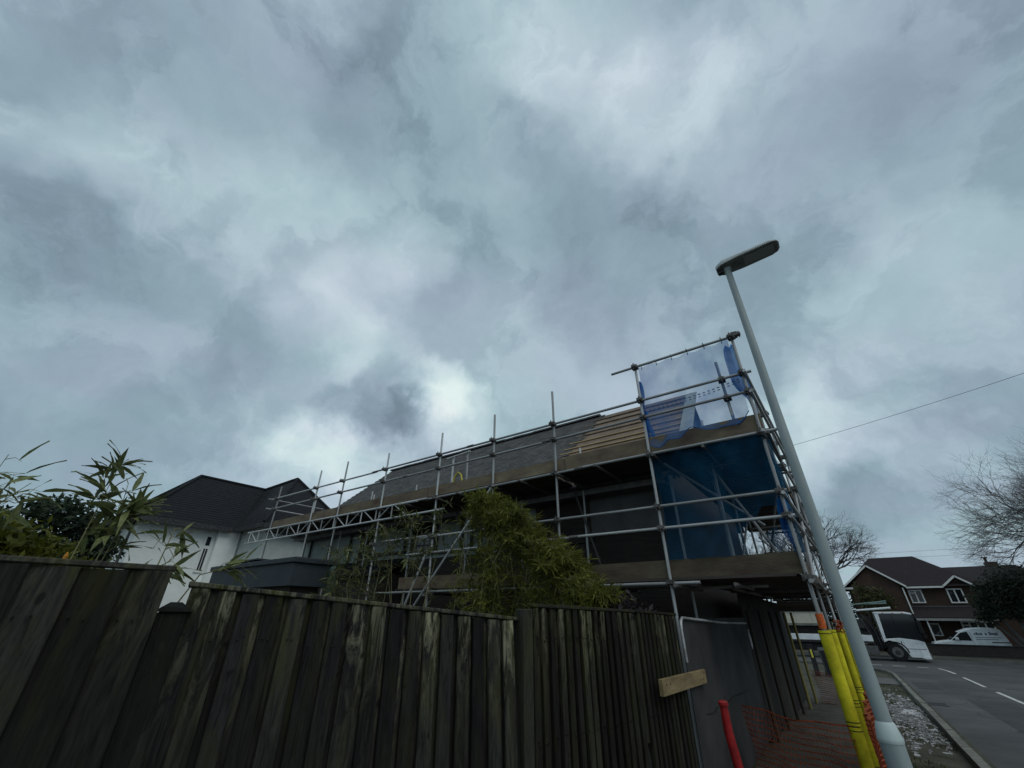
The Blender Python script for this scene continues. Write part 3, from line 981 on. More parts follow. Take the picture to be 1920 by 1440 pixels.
# raised slate courses and hip tiles
rc = MB()
for k in range(1, 22):
    t = k / 22
    z = e + 2.6 * t
    rc.tube([np_(-21.05 - 2.95 * t + .01, 4.6 + 2.5 * t, z), np_(-21.05 - 2.95 * t + .01, 14.4 - 1.9 * t, z)], .008, 4)
    rc.tube([np_(-27.6 + 3.6 * t, 4.6 + 2.5 * t - .01, z), np_(-21.05 - 2.95 * t, 4.6 + 2.5 * t - .01, z)], .008, 4)
    rc.tube([np_(-21.0 - 2.95 * t, 8.2 + 2 * t - .01, z + .004), np_(-18.5 - 2.25 * t, 8.2 + 2 * t - .01, z + .004)], .008, 4)
    rc.tube([np_(-18.5 - 2.25 * t + .01, 8.2 + 2 * t, z + .004), np_(-18.5 - 2.25 * t + .01, 12.7 - 2.5 * t, z + .004)], .008, 4)
tag(rc.obj('slate_courses', SLATE, nb), None, None, None, 'stuff')
hc = MB()
for a, b in ((np_(-21.05, 4.6, e), A), (np_(-27.6, 4.6, e), A), (A, B), (np_(-18.5, 8.2, e), Dw), (np_(-18.5, 12.7, e), Dw), (Dw, Cw)):
    hc.tube([Vector(a) + Vector((0, 0, .03)), Vector(b) + Vector((0, 0, .03))], .075, 6)
hc.obj('hip_tiles', SLATE, nb)
g = MB()
g.box(-21.052 - o4.x, -20.93 - o4.x, 4.5 - o4.y, 8.1 - o4.y, 4.72, 4.9)
g.box(-20.93 - o4.x, -18.42 - o4.x, 8.08 - o4.y, 8.198 - o4.y, 4.72, 4.9)
g.box(-18.498 - o4.x, -18.40 - o4.x, 8.2 - o4.y, 12.8 - o4.y, 4.72, 4.9)
g.box(-27.7 - o4.x, -21.06 - o4.x, 4.48 - o4.y, 4.598 - o4.y, 4.72, 4.9)
g.obj('gutter', DARKSTEEL, nb)
# tall narrow stair window beside the pier, looking along +X
f = MB()
for (y0, y1, z0, z1) in ((7.302, 7.64, 3.1, 3.18), (7.302, 7.638, 4.02, 4.14), (7.302, 7.638, 4.5, 4.6), (7.30, 7.385, 3.18, 4.5), (7.555, 7.64, 3.18, 4.5), (7.46, 7.475, 3.18, 4.02)):
    f.box(-21.449 - o4.x, (-21.397 if z1 - z0 > .5 else -21.40) - o4.x, y0 - o4.y, y1 - o4.y, z0, z1)
f = f.obj('window', WHITE, nb)
MB().box(-21.447 - o4.x, -21.43 - o4.x, 7.385 - o4.y, 7.555 - o4.y, 3.18, 4.02).obj('pane', GLASS_M, f)
MB().box(-21.447 - o4.x, -21.43 - o4.x, 7.385 - o4.y, 7.555 - o4.y, 4.14, 4.5).obj('pane', GLASS_M, f)
rod('downpipe', (-21.36 - o4.x, 4.75 - o4.y, 0), (-21.36 - o4.x, 4.75 - o4.y, 4.75), DARKSTEEL, nb, .045)
rod('downpipe', (-21.14 - o4.x, 8.5 - o4.y, 0), (-21.14 - o4.x, 8.5 - o4.y, 4.75), WHITE, nb, .04)

# ------------------------------------------------------------------ scaffolding
sc = thing('scaffolding', 'steel tube scaffolding with timber decks along the old brick house', 'scaffolding', (0, 0, 0))
YF, YI = 6.94, 8.1
SX = [-0.31, -2.04, -3.93, -5.52, -7.23, -9.31, -11.27, -12.68, -15.09]
TOPS = [5.93, 5.90, 5.93, 5.80, 5.74, 5.62, 5.75, 5.72, 5.57]
Z6, Z5, Z4, Z3, Z2, Z1, ZT = 2.08, 2.86, 3.19, 4.08, 4.79, 5.14, 5.86
cpl = MB().box(-.045, .045, -.05, .035, -.03, .03).box(-.03, .03, -.09, -.051, -.018, .018)
cpl.tube([(.0, -.07, -.05), (0, -.07, .05)], .009, 5)
cplm = cpl.mesh('coupler', GALV_DK)


def coupler(p, rz=0.0, tilt=0.0):
    link('coupler', cplm, sc, p, (tilt, 0, rz + rnd.uniform(-.2, .2)), (1.25, 1.2, 1.25))


def jit(a):
    return rnd.uniform(-a, a)


for i, x in enumerate(SX):
    base = G(YF) - .01 if i < 5 else -.1
    lo = base
    rod('standard', (x + jit(.012), YF, lo), (x + jit(.012), YF, TOPS[i]), GALV, sc)
    # inner row
    if i < 8:
        xi = x + (-.02 if i else -.98)
        rod('standard', (xi, YI, G(YI) if i else 2.13), (xi + jit(.02), YI, 4.98 if i in (0, 2, 5, 6) else 4.2), GALV, sc)
    for z in (Z3, Z2, Z1):
        coupler((x, YF - .03, z), 0)
    if i < 6:
        for z in (Z6, Z5, Z4):
            coupler((x, YF - .03, z), 0)
coupler((SX[0], YF - .03, ZT))
coupler((SX[0] + .04, YF, ZT + .05), 1.57)
coupler((SX[1], YF - .03, ZT))
OFF = -.05


def rail(name, x0, x1, z, y=YF + OFF, breaks=()):
    xs = [x0] + list(breaks) + [x1]
    for a, b in zip(xs[:-1], xs[1:]):
        rod(name, (a, y + jit(.008), z + jit(.015)), (b, y + jit(.008), z + jit(.015)), GALV, sc)
        if b != x1:
            rod('sleeve_coupler', (b - .09, y, z), (b + .09, y, z), GALV_DK, sc, .031)


rail('guard_rail', -15.45, -.18, Z1, breaks=(-9.75, -6.2))
rail('guard_rail', -15.3, -.22, Z2, breaks=(-8.4, -4.1))
rail('ledger', -7.45, -.05, Z3 + .0, breaks=(-3.4,))
rail('ledger', -15.25, -7.5, Z3 + .02)
rail('guard_rail', -2.52, -.26, ZT)
rail('guard_rail', -7.6, -.22, Z4, breaks=(-4.6,))
rail('guard_rail', -9.05, -7.0, Z4 + .02)
rail('guard_rail', -8.0, -.22, Z5, breaks=(-3.6,))
rail('ledger', -8.9, -1.62, Z6)
rail('guard_rail', -9.2, -6.9, 3.76)
# inner ledgers under the decks and transoms
for z in (Z6, Z3):
    rail('ledger', -15.2 if z == Z3 else -8.6, -.9, z - .03, YI - .05, breaks=(-6.1,))
for i, x in enumerate(SX):
    for z in ((Z6, Z3) if i < 5 else (Z3,)):
        rod('transom', (x + .09, YF - .18, z - .052), (x + .09, YI + .22, z - .052), GALV_DK, sc)
for x in (-1.15, -3.0, -4.7, -6.4, -8.2, -10.3, -12.0, -13.9):
    rod('transom', (x, YF - .12 - (.1 if rnd.random() < .5 else 0), Z3 - .052), (x, YI + .15, Z3 - .052), GALV_DK, sc)
    if x > -8:
        rod('transom', (x, YF - .12, Z6 - .052), (x, YI + .15, Z6 - .052), GALV_DK, sc)
# return along the gable end
RX = [(-.31, 8.9), (-.25, 10.8), (-.19, 12.6), (-.11, 14.5), (-.06, 16.4)]
for k, (x, y) in enumerate(RX):
    rod('standard', (x, y, G(y)), (x - .02, y, 5.6 - .1 * k), GALV, sc)
    rod('standard', (-1.45, y, 2.13), (-1.46, y, 4.9), GALV, sc)
    for z in (Z6, Z5, Z4, Z3, Z2, Z1):
        coupler((x + .03, y, z), 1.57)
    for z in (Z6, Z3):
        rod('transom', (-1.62, y + .09, z - .052), (x + .18 + jit(.06), y + .09, z - .052), GALV_DK, sc)
for z in (Z6, Z5, Z4, Z3, Z2, Z1):
    rod('guard_rail' if z not in (Z6, Z3) else 'ledger', (-.27, YF - .25 + jit(.1), z - .05), (.0, 16.6, z - .05), GALV, sc)
    if z in (Z6, Z3):
        rod('ledger', (-1.40, YF + 1.0, z - .05), (-1.40, 16.5, z - .05), GALV_DK, sc)
rod('brace', (-.24, 7.0, 2.1), (-.22, 10.8, 4.0), GALV, sc)
rod('brace', (-.20, 14.4, 2.2), (-.22, 10.9, 4.0), GALV, sc)
rod('brace', (-1.38, 8.9, 2.25), (-1.40, 12.4, 4.0), GALV, sc)
rod('brace', (-1.32, 12.6, 3.4), (-.35, 14.3, 2.2), GALV, sc)
rod('brace', (-1.45, 12.7, 2.2), (-.4, 9.2, 3.9), GALV, sc)
# sway braces on the front
rod('brace', (-7.56, YF - .14, 1.70), (-5.42, YF - .13, 4.06), GALV, sc)
rod('brace', (-7.9, YF - .24, 1.30), (-7.15, YF - .2, 2.88), GALV, sc)
rod('brace', (-12.4, YF - .12, 2.6), (-15.0, YF - .10, 1.85), GALV, sc)
rod('brace', (-12.62, YF - .12, 2.62), (-12.1, YF + .6, 3.1), GALV, sc)
rod('brace', (-6.85, 8.02, 2.2), (-7.6, 8.0, 4.0), GALV_DK, sc)
rod('brace', (-3.55, 8.0, 2.2), (-4.1, 8.0, 4.0), GALV_DK, sc)
rod('brace', (-1.9, 7.2, 3.98), (-.75, 8.4, 3.0), GALV, sc)
rod('standard', (-.62, YF + .06, 4.10), (-.66, YF + .06, 5.52), GALV, sc)
coupler((-.64, YF + .03, Z1))
coupler((-.63, YF + .03, Z2))
rod('brace', (-.55, YI, 2.3), (-1.3, YI + .1, 4.0), GALV, sc)
# left end return rails going back from the last standard
for z in (Z1 - .06, Z2 - .03):
    rod('guard_rail', (-15.13, YF - .3, z), (-15.05, YF + 1.7, z), GALV, sc)
rod('standard', (-15.05, YF + 1.35, 2.4), (-15.05, YF + 1.35, 5.35), GALV, sc)
rod('standard', (-11.4, YI, 3.9), (-11.4, YI, 5.1), GALV, sc)
# lattice beam hung under the upper deck on the left
lb = thing('lattice_beam', None, None)
lb.parent = sc
rod('chord', (-16.3, YF - .13, 4.09), (-7.75, YF - .13, 4.05), GALV, lb)
rod('chord', (-16.3, YF - .13, 3.74), (-7.0, YF - .13, 3.74), GALV, lb)
x = -16.1
k = 0
while x < -8.5:
    rod('lacing', (x, YF - .13, 4.07), (x, YF - .13, 3.75), GALV, lb, .017, 8)
    rod('lacing', (x + .06, YF - .13, 3.75) if k % 2 else (x + .06, YF - .13, 4.07), (x + .55, YF - .13, 4.07) if k % 2 else (x + .55, YF - .13, 3.75), GALV, lb, .015, 8)
    x += .62
    k += 1
# decks: boards of 225 x 38 mm, five abreast, each bay run butted to the next
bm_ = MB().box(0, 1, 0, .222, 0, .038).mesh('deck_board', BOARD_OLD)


def deck(x0, x1, y0, n, z, runs):
    xs = [x0 + (x1 - x0) * k / runs for k in range(runs + 1)]
    for a, b in zip(xs[:-1], xs[1:]):
        for k in range(n):
            j = jit(.05)
            link('deck_board', bm_, sc, (a + j, y0 + k * .226, z + jit(.004)), None, (b - a - .012, 1, 1))


deck(-15.2, -.36, YF + .03, 5, Z3 + .03, 4)
deck(-8.3, -.36, YF + .03, 5, Z6 + .03, 2)
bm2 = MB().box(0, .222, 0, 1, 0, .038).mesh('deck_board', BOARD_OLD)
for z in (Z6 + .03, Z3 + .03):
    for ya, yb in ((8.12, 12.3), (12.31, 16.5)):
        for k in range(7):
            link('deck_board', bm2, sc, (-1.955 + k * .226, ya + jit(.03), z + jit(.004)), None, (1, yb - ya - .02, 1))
# toe boards on edge
tb_ = MB().box(0, 1, -.019, .019, 0, .225).mesh('toe_board', BOARD)
for x0, x1, z, h in ((-15.05, -11.4, 4.14, 1.15), (-11.45, -7.6, 4.13, 1.2), (-7.55, -3.75, 4.125, 1.25), (-3.72, -.26, 4.12, 1.25), (-8.25, -4.3, 2.115, 1.12), (-4.28, -.33, 2.11, 1.18)):
    link('toe_board', tb_, sc, (x0, YF + .05 + jit(.012), z + jit(.018)), (jit(.03), jit(.004), jit(.002)), (x1 - x0, 1, h))
tb2 = MB().box(-.019, .019, 0, 1, 0, .225).mesh('toe_board', BOARD)
for z in (2.115, 4.125):
    for ya, yb in ((6.99, 10.9), (10.92, 14.8), (14.82, 16.6)):
        link('toe_board', tb2, sc, (-.345, ya, z), (0, 0, -.0), (1, yb - ya - .01, 1.18))
slab('bearer', (-1.75, 16.62, 1.93), (-.30, 16.62, 1.93), .30, .05, BOARD_OLD, sc, Vector((0, 0, 1)))
# a second board end and tubes poking out at the end of the upper deck
for k, (yy, zz) in enumerate(((9.4, 4.13), (10.3, 3.3), (11.6, 2.95), (9.9, 2.2))):
    rod('transom', (-1.2, yy, zz - .05), (.02 - .02 * k, yy, zz - .05), GALV_DK, sc)
# ladder access tubes on the top deck
for x in (-7.85, -7.32):
    rod('ladder_stile', (x, 8.05, 4.17), (x, 8.05, 5.55), GALV, sc, .03)
rod('guard_rail', (-8.05, 8.0, 5.50), (-7.2, 8.0, 5.56), GALV, sc)

hs = thing('hose', 'yellow hose looped over the top deck rail near the ladder', 'hose', (-7.55, 7.95, 4.17))
MB().tube([(-.16, 0, 0), (-.17, 0, .45), (-.12, 0, .72), (0, 0, .84), (.12, 0, .76), (.17, .02, .5), (.15, .02, .02)], .026, 8).obj('loop', mat('yellow_hose', (.40, .35, .05), .6, .2, 6), hs, True)

# corner warning sleeve and rag of orange net on the tubes
ow = tag(MB().tube([(0, 0, 0), (0, 0, .16)], .042, 12).obj('warning_tape', ORANGE, None, True, (-.312, YF, 1.52)), 'orange tape wound round the corner scaffold pole above its yellow guard', 'tape')
rg = MB()
for k in range(26):
    p = Vector((jit(.07), jit(.25), jit(.07)))
    q = p + Vector((jit(.06), jit(.1), -rnd.uniform(.01, .1)))
    rg.tube([p, (p + q) / 2 + Vector((jit(.03), 0, jit(.02))), q], .009, 4)
tag(rg.obj('net_rag', NET_ORANGE, None, True, (-.20, 9.8, 1.53)), 'red-orange rag of net tied between the yellow guarded poles', 'net')

# yellow foam guards
poles = [(-.31, YF)] + RX[:4]
names = ['nearest', 'second', 'third', 'fourth', 'farthest']
for k, (x, y) in enumerate(poles):
    for part, (za, zb) in enumerate(((.60, 1.50), (-.12, .585))):
        zb2 = zb if part == 0 else zb
        mb = MB().tube([(0, 0, za), (0, 0, (za + zb) / 2), (0, 0, zb2)], [.066, .063, .066], 16)
        # slit along the guard
        o = mb.obj('foam_guard', YELLOW, None, True, (x, y, -.03 * k))
        tag(o, '%s yellow foam guard on the %s%s pole of the row beside the lamp post' % ('upper' if part == 0 else 'lower', names[k], ' scaffold'), 'pole guard', 'yellow foam guards on the scaffold poles')
        for z in ((za + .03, zb - .03)):
            rod('tie', (0, 0, z - .004), (0, 0, z + .004), BLACK, o, .068, 16)

# ------------------------------------------------------------------ blue debris netting


def netting(name, label, m, fn, nu, nv, mask=None, cat='netting', parent=None):
    mb = MB()
    idx = {}
    for a in range(nu + 1):
        for b in range(nv + 1):
            idx[a, b] = len(mb.v)
            mb.v.append(tuple(fn(a / nu, b / nv)))
    for a in range(nu):
        for b in range(nv):
            if mask and not mask((a + .5) / nu, (b + .5) / nv):
                continue
            mb.f.append((idx[a, b], idx[a + 1, b], idx[a + 1, b + 1], idx[a, b + 1]))
    o = mb.obj(name, m, parent, True)
    if label:
        tag(o, label, cat)
    return o


def upper(u, v):
    x = -2.0 + 1.62 * u
    z = 5.87 - .02 * math.sin(u * math.pi) - (1.60 + .06 * math.sin(u * 9.5 + .3) + .03 * math.sin(u * 23) - .22 * max(0, u - .35)) * v
    y = YF + .02 + .07 * math.sin(u * 7 + v * 2) * v + .03 * math.sin(u * 31 + v * 6 + 2 * math.sin(v * 5))
    if v > .86:
        y -= .10 * (v - .86) / .14
    return x, y, z


un = netting('debris_net', 'thin blue debris net stretched between the tall end poles against the sky', NET_THIN, upper, 44, 26)


def fold(x0, zt, zb, wd, ph, y0, lean=0.0, n=22):
    mb = MB()
    rows = []
    for k in range(n + 1):
        t = k / n
        wv = wd * (.25 + .75 * math.sin(math.pi * min(1, t * 1.15 + .08)) ** .8) * (1 + .2 * math.sin(t * 9 + ph))
        rows.append([(x0 + lean * t + (s - .5) * wv + .02 * math.sin(t * 7 + ph), y0 + .06 * math.sin(s * 9 + t * 4 + ph), zt + (zb - zt) * t) for s in [j / 6 for j in range(7)]])
    for ra, rb in zip(rows[:-1], rows[1:]):
        for j in range(6):
            mb.poly([ra[j], ra[j + 1], rb[j + 1], rb[j]])
    return mb


fold(-2.06, 5.62, 4.32, .13, .4, YF + .10, .02).obj('gathered_edge', NET_FOLD, un, True)
fold(-.44, 5.80, 4.46, .24, 1.7, YF + .12, .12).obj('gathered_edge', NET_FOLD, un, True)
fold(-2.03, 5.0, 4.3, .09, 2.2, YF + .16, .05).obj('gathered_edge', NET_FOLD, un, True)
hm = MB()
hm.tube([upper(k / 60, 1.0) for k in range(61)], .007, 5)
hm.obj('hem', NET_FOLD, un, True)
for k in range(6):
    q = Vector(upper(.04 + .18 * k, 0.0))
    MB().tube([q + Vector((0, 0, -.05)), q + Vector((.01, -.07, .0)), q + Vector((.005, -.09, .03)), q + Vector((-.01, -.03, .05))], .006, 5).obj('tie', WIRE, un)
# drawstring of the net sagging along the mid rail
dm = MB()
pts = [(-1.95 + 1.6 * t, YF + .1, 5.02 - .0 + .10 * t - .05 * math.sin(math.pi * t)) for t in [k / 40 for k in range(41)]]
for k in range(40):
    if k % 2 == 0:
        dm.tube([pts[k], pts[k + 1]], .010, 5)
        dm.tube([Vector(pts[k]) - Vector((0, 0, .05)), Vector(pts[k + 1]) - Vector((0, 0, .045))], .008, 5)
dm.obj('lacing_cord', WIRE, un)


def lower(u, v):
    x = -2.02 + 1.79 * u
    z = 4.11 - 1.72 * v
    y = YF + .03 + .06 * math.sin(u * 6 + v * 3) + .04 * math.sin(u * 19 - v * 8) + .018 * math.sin(u * 44 + v * 13 + 2 * math.sin(v * 7))
    return x, y, z


def lmask(u, v):
    # torn away at the bottom right: open to the trees behind
    return not (u > .62 and v > .62 - .0 and (v - .62) > (.84 - u) * .9 - .02 and u < .93 + .0) and not (u >= .93 and .60 < v < .70)


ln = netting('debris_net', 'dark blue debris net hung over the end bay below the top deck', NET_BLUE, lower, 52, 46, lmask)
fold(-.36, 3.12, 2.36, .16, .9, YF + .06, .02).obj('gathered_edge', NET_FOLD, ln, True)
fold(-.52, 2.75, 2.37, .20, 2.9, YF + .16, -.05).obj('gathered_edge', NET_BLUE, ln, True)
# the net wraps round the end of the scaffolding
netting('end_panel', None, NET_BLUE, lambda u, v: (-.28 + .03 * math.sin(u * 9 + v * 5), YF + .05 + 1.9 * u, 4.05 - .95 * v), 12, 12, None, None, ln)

# ------------------------------------------------------------------ fence on the left of the footway


def wedge(wd, t0, t1, h, slant=0.0):
    """feather-edge board: thick on one side, thin on the other; top at z = 0"""
    pts = [(0, 0), (wd, 0), (wd, -t0 + .005), (wd - .005, -t0), (wd * .5, -(t0 + t1) / 2 * 1.04), (0, -t1)]
    mb = MB()
    mb.prism([(x, y, -h) for x, y in pts], (slant, 0, h))
    return mb


NAIL = mat('rusty_nail', (.010, .008, .007), .6, .3, 8)


def flat_board(wd, t, h, slant):
    c = .004
    pts = [(0, 0), (wd, 0), (wd, -t + c), (wd - c, -t), (wd * .5, -t * 1.07), (c, -t), (0, -t + c)]
    mb = MB()
    mb.prism([(x, y, -h) for x, y in pts], (slant, 0, h))
    return mb


def fence_panel(label, p0, p1, z0, z1, boards, wd_over, m, lean=0.0, t0=.022, t1=.007, h=1.75, rails=True, cap=True, seed=1, name='wooden_fence', jag=.004, front=1):
    rr = random.Random(seed)
    d = Vector((p1[0] - p0[0], p1[1] - p0[1], 0))
    L = d.length
    rz = math.atan2(d.y, d.x)
    t = thing(name, label, 'fence', (p0[0], p0[1], 0), rz, 'fence panels along the footway')
    t.rotation_euler = (lean, 0, rz)
    # local: x along the fence, -y towards the footway; a thing's front is turned to the camera
    pitch = L / boards
    meshes = [wedge(pitch * wd_over, t0 * rr.uniform(.85, 1.15), t1, h, rr.uniform(-.004, .004)).mesh('board', m) for _ in range(5)]
    if front < 1:
        meshes = [flat_board(pitch * front * rr.uniform(.92, 1.06), t0, h, rr.uniform(-.004, .004)).mesh('board', m) for _ in range(6)]
        back = flat_board(pitch * .98, .012, h, 0).mesh('board', m)
        for k in range(-1, boards):
            x = max(0.0, (k + front - .02) * pitch - pitch * .45)
            link('board', back, t, (x, .013 + .0004 * (k % 3), z0 + (z1 - z0) * min(1, (x + pitch / 2) / L) + .002), (0, 0, 0))
    for k in range(boards):
        x = k * pitch
        zt = z0 + (z1 - z0) * (x + pitch / 2) / L
        link('board', meshes[rr.randrange(5)], t, (x + rr.uniform(-.003, .003), rr.uniform(-.003, .003) - .0007 * k, zt + rr.uniform(-jag, jag)), (rr.uniform(-.006, .006), rr.uniform(-.007, .007), rr.uniform(-.03, .03)), (rr.uniform(.97, 1.03), 1, 1))
    if rails:
        for q in (.25, .9, 1.5):
            a, b = z0 - q, z1 - q
            MB().hexa([(0, .012, a - .04), (L, .012, b - .04), (L, .07, b - .04), (0, .07, a - .04), (0, .012, a + .03), (L, .012, b + .03), (L, .05, b + .03), (0, .05, a + .03)]).obj('arris_rail', m, t)
    nl = MB()
    for k in range(boards):
        for q in (.22, .86):
            for dx in (.3, .62):
                x = (k + dx * front) * pitch + rr.uniform(-.006, .006)
                z = z0 + (z1 - z0) * x / L - q + rr.uniform(-.02, .02)
                nl.tube([(x, -t0 * 1.02 - .012, z), (x, -t0 * .5, z)], .0045, 6)
    tag(nl.obj('nails', NAIL, t), None, None, None, 'stuff')
    if cap:
        c = MB().hexa([(-.02, -.04, 0), (L + .03, -.04, z1 - z0), (L + .03, .035, z1 - z0), (-.02, .035, 0), (-.02, -.036, .026), (L + .03, -.036, z1 - z0 + .026), (L + .03, .033, z1 - z0 + .03), (-.02, .033, .03)]).obj('capping_rail', m, t, False, (0, 0, z0 + .004))
        bevel(c, .005, 1)
    return t


fence_panel('nearest fence panel of wide grey-green boards with a level capping rail', (-3.30, -1.02), (-2.86, .86), 1.85, 1.835, 11, 1.10, W_LEFT, 0, .045, .006, seed=3)
fence_panel('long dark leaning fence panel of weathered boards under a sloping capping', (-2.79, .97), (-2.05, 2.98), 1.775, 1.605, 17, 1.10, W_MID, -.075, .026, .006, seed=11, front=.74)
fence_panel('mossy close boarded fence panel of narrow strips left of the dark joint', (-2.11, 3.20), (-1.885, 4.78), 1.70, 1.67, 15, 1.10, W_RIGHT, 0, .030, .005, seed=21, jag=.006, front=.60)
fence_panel('last narrow boarded fence panel beside the grey hoarding', (-1.875, 4.86), (-1.765, 5.82), 1.67, 1.645, 10, 1.08, W_RIGHT, 0, .030, .005, seed=31, jag=.006, front=.60)


def post(label, x, y, zt, s, m, rz, hood=True):
    t = thing('fence_post', label, 'post', (x, y, 0), rz)
    bevel(MB().box(-s / 2, s / 2, -s / 2, s / 2, -1.0, 0).obj('shaft', m, t, False, (0, 0, zt)), .006, 1)
    if hood:
        MB().hexa([(-s * .62, -s * .62, 0), (s * .62, -s * .62, 0), (s * .62, s * .62, 0), (-s * .62, s * .62, 0), (-s * .45, -s * .45, .02), (s * .45, -s * .45, .02), (s * .2, s * .2, .045), (-s * .2, s * .2, .045)]).obj('post_cap', m, t, False, (0, 0, zt))
    return t


post('dark fence post with a pale slanted top set back between two panels', -2.92, .97, 1.655, .13, W_DARK, 1.25)
post('square mossy post where the leaning panel meets the narrow strips', -2.10, 3.08, 1.69, .10, W_POST, 1.36, False)
post('slim dark post in the joint of the two close boarded panels', -1.91, 4.82, 1.60, .07, W_POST, 1.4, False)

# short sawn batten screwed across the joint
pk = slab('timber_offcut', (-1.72, 4.92, 1.025), (-1.68, 6.42, 1.00), .14, .045, TIMBER, None, Vector((0, 0, 1)))
tag(pk, 'short pale sawn timber fixed across the end of the fence', 'timber')
bevel(pk, .004, 1)
for qx in (.10, .22, 1.25, 1.38):
    MB().tube([(qx, .02 - .04 * (qx > 1), -.0225), (qx, .02 - .04 * (qx > 1), -.026)], .009, 8).tube([(qx, .02 - .04 * (qx > 1), .0225), (qx, .02 - .04 * (qx > 1), .026)], .009, 8).obj('screw', DARKSTEEL, pk)

# ------------------------------------------------------------------ hoarding under the scaffold
hd = thing('hoarding_panel', 'grey sheeted hoarding in a round tube frame next to the fence', 'hoarding', (-1.72, 5.86, G(8)))
hz = G(8)
MB().box(-.012, 0, .05, 4.35, .02, 1.62 - hz).obj('sheet', SHEET, hd)
mb = MB()
top = 1.625 - hz
mb.tube([(.02, .0, top - .45), (.02, 0, top - .12), (.02, .03, top - .04), (.02, .11, top), (.02, 2.2, top - .07), (.02, 4.3, top - .10)], .017, 10)
mb.obj('tube_frame', GALV, hd, True)
mb.__init__()
mb.tube([(.002, .5, .63 - hz), (.002, .8, .60 - hz), (.002, 1.15, .63 - hz), (.002, 1.6, .60 - hz), (.002, 2.1, .63 - hz), (.002, 2.6, .60 - hz), (.002, 3.3, .58 - hz)], [.004, .007, .004, .010, .005, .012, .004], 5)
mb.obj('tear', SHEET_D, hd)
h2 = thing('hoarding_panel', 'dark boarded hoarding behind the leaning poles under the lower deck', 'hoarding', (-1.74, 10.3, G(12)))
for k in range(9):
    MB().box(-.014, 0, 0, .84, .0, 2.45).obj('board', SHEET_D if k not in (3, 4) else TIMBER_O, h2, False, (jit(.006), k * .86, jit(.02) - .02 * k))
pl = [(-1.64, 10.35, 'old'), (-1.62, 11.7, 'old'), (-1.60, 13.2, 'old'), (-1.56, 14.2, 'old'), (-1.50, 15.3, 'yellowish'), (-1.44, 16.6, 'yellowish')]
PL_LAB = ['dark timber pole at the far edge of the grey hoarding', 'dark timber pole in front of the boarded hoarding, second of the row', 'weathered timber pole halfway along the boarded hoarding', 'slim timber pole between the pale boards and the yellowish poles', 'yellowish timber pole whose foot stands on the footway', 'last yellowish timber pole before the open end of the footway']
for (x, y, kind), lb_ in zip(pl, PL_LAB):
    o = rod('pole', (x, y, G(y)), (x - .02, y + .05, 1.75 if kind != 'galv' else 2.05), GALV_DK if kind == 'galv' else (TIMBER_O if kind == 'old' else mat('yellowish_pole', (.16, .145, .05), .85, .3, 9, (.24, .21, .08), stretch=(1, 1, .1))), None, .026 if kind == 'galv' else .036, 10)
    tag(o, lb_, 'pole', 'poles along the hoarding')
# loose coil of tie wire hung on the hoarding
cw = MB()
for k in range(4):
    cw.tube([(.03 + .004 * k, .06 * math.cos(a) * (1 + .1 * k), .16 * math.sin(a)) for a in [2 * math.pi * j / 14 for j in range(15)]], .005, 5)
tag(cw.obj('wire_coil', GALV, None, True, (-1.68, 9.9, 1.28)), 'small coil of pale wire hung on the hoarding under the deck', 'wire')

# red post and orange barrier net closing the footway
rp_ = thing('barrier_post', 'red plastic barrier post at the footway edge of the orange net', 'barrier post', (-1.0, 4.22, G(4.2)))
MB().tube([(0, 0, 0), (.004, 0, .35), (.022, 0, .78), (-.002, 0, 1.0), (0, 0, 1.16)], [.034, .030, .033, .032, .028], 14).obj('shaft', RED, rp_, True)
MB().tube([(0, 0, 1.161), (0, 0, 1.18), (0, 0, 1.19)], [.036, .036, .025], 14).obj('cap', RED, rp_, True)


def barrier(label, path, h, cell, sag=.05, seed=5, flat=.0):
    rr = random.Random(seed)
    pts = [Vector(p) for p in path]
    segs = [(b - a).length for a, b in zip(pts[:-1], pts[1:])]
    L = sum(segs)

    def at(s):
        for a, b, q in zip(pts[:-1], pts[1:], segs):
            if s <= q + 1e-6:
                return a.lerp(b, s / q)
            s -= q
        return pts[-1].copy()

    def P(s, z):
        p = at(s)
        g = G(p.y)
        wob = .02 * math.sin(s * 6 + z * 7 + seed) + .012 * math.sin(s * 17 + z * 3)
        return Vector((p.x + wob, p.y + wob, g + z * (h - sag * math.sin(math.pi * s / L)) + .01 * math.sin(s * 9 + seed)))

    mb = MB()
    nz = int(h / cell)
    ns = int(L / .09)
    for k in range(nz + 1):
        z = k / nz
        r = .010 if k in (0, nz) else .0062
        mb.tube([P(L * j / ns, z) for j in range(ns + 1)], r, 4, False)
    nv = int(L / (cell * .7))
    for k in range(nv + 1):
        s = L * k / nv
        mb.tube([P(s, j / 8) for j in range(9)], .003, 4, False)
    return tag(mb.obj('barrier_net', NET_ORANGE), label, 'barrier net', 'orange barrier nets')


barrier('orange barrier net strung across the footway behind the red post', [(-1.55, 7.6, 0), (-.36, 6.86, 0)], .80, .06)
barrier('orange barrier net running from the yellow corner guard along the lamp post', [(-.10, 10.2, 0), (-.12, 7.2, 0), (-.13, 5.2, 0)], 1.05, .035, .03, 9)
barrier('far orange barrier net closing the footway beyond the boarded hoarding', [(-1.35, 16.8, 0), (-.25, 16.4, 0)], .75, .05, .08, 12)

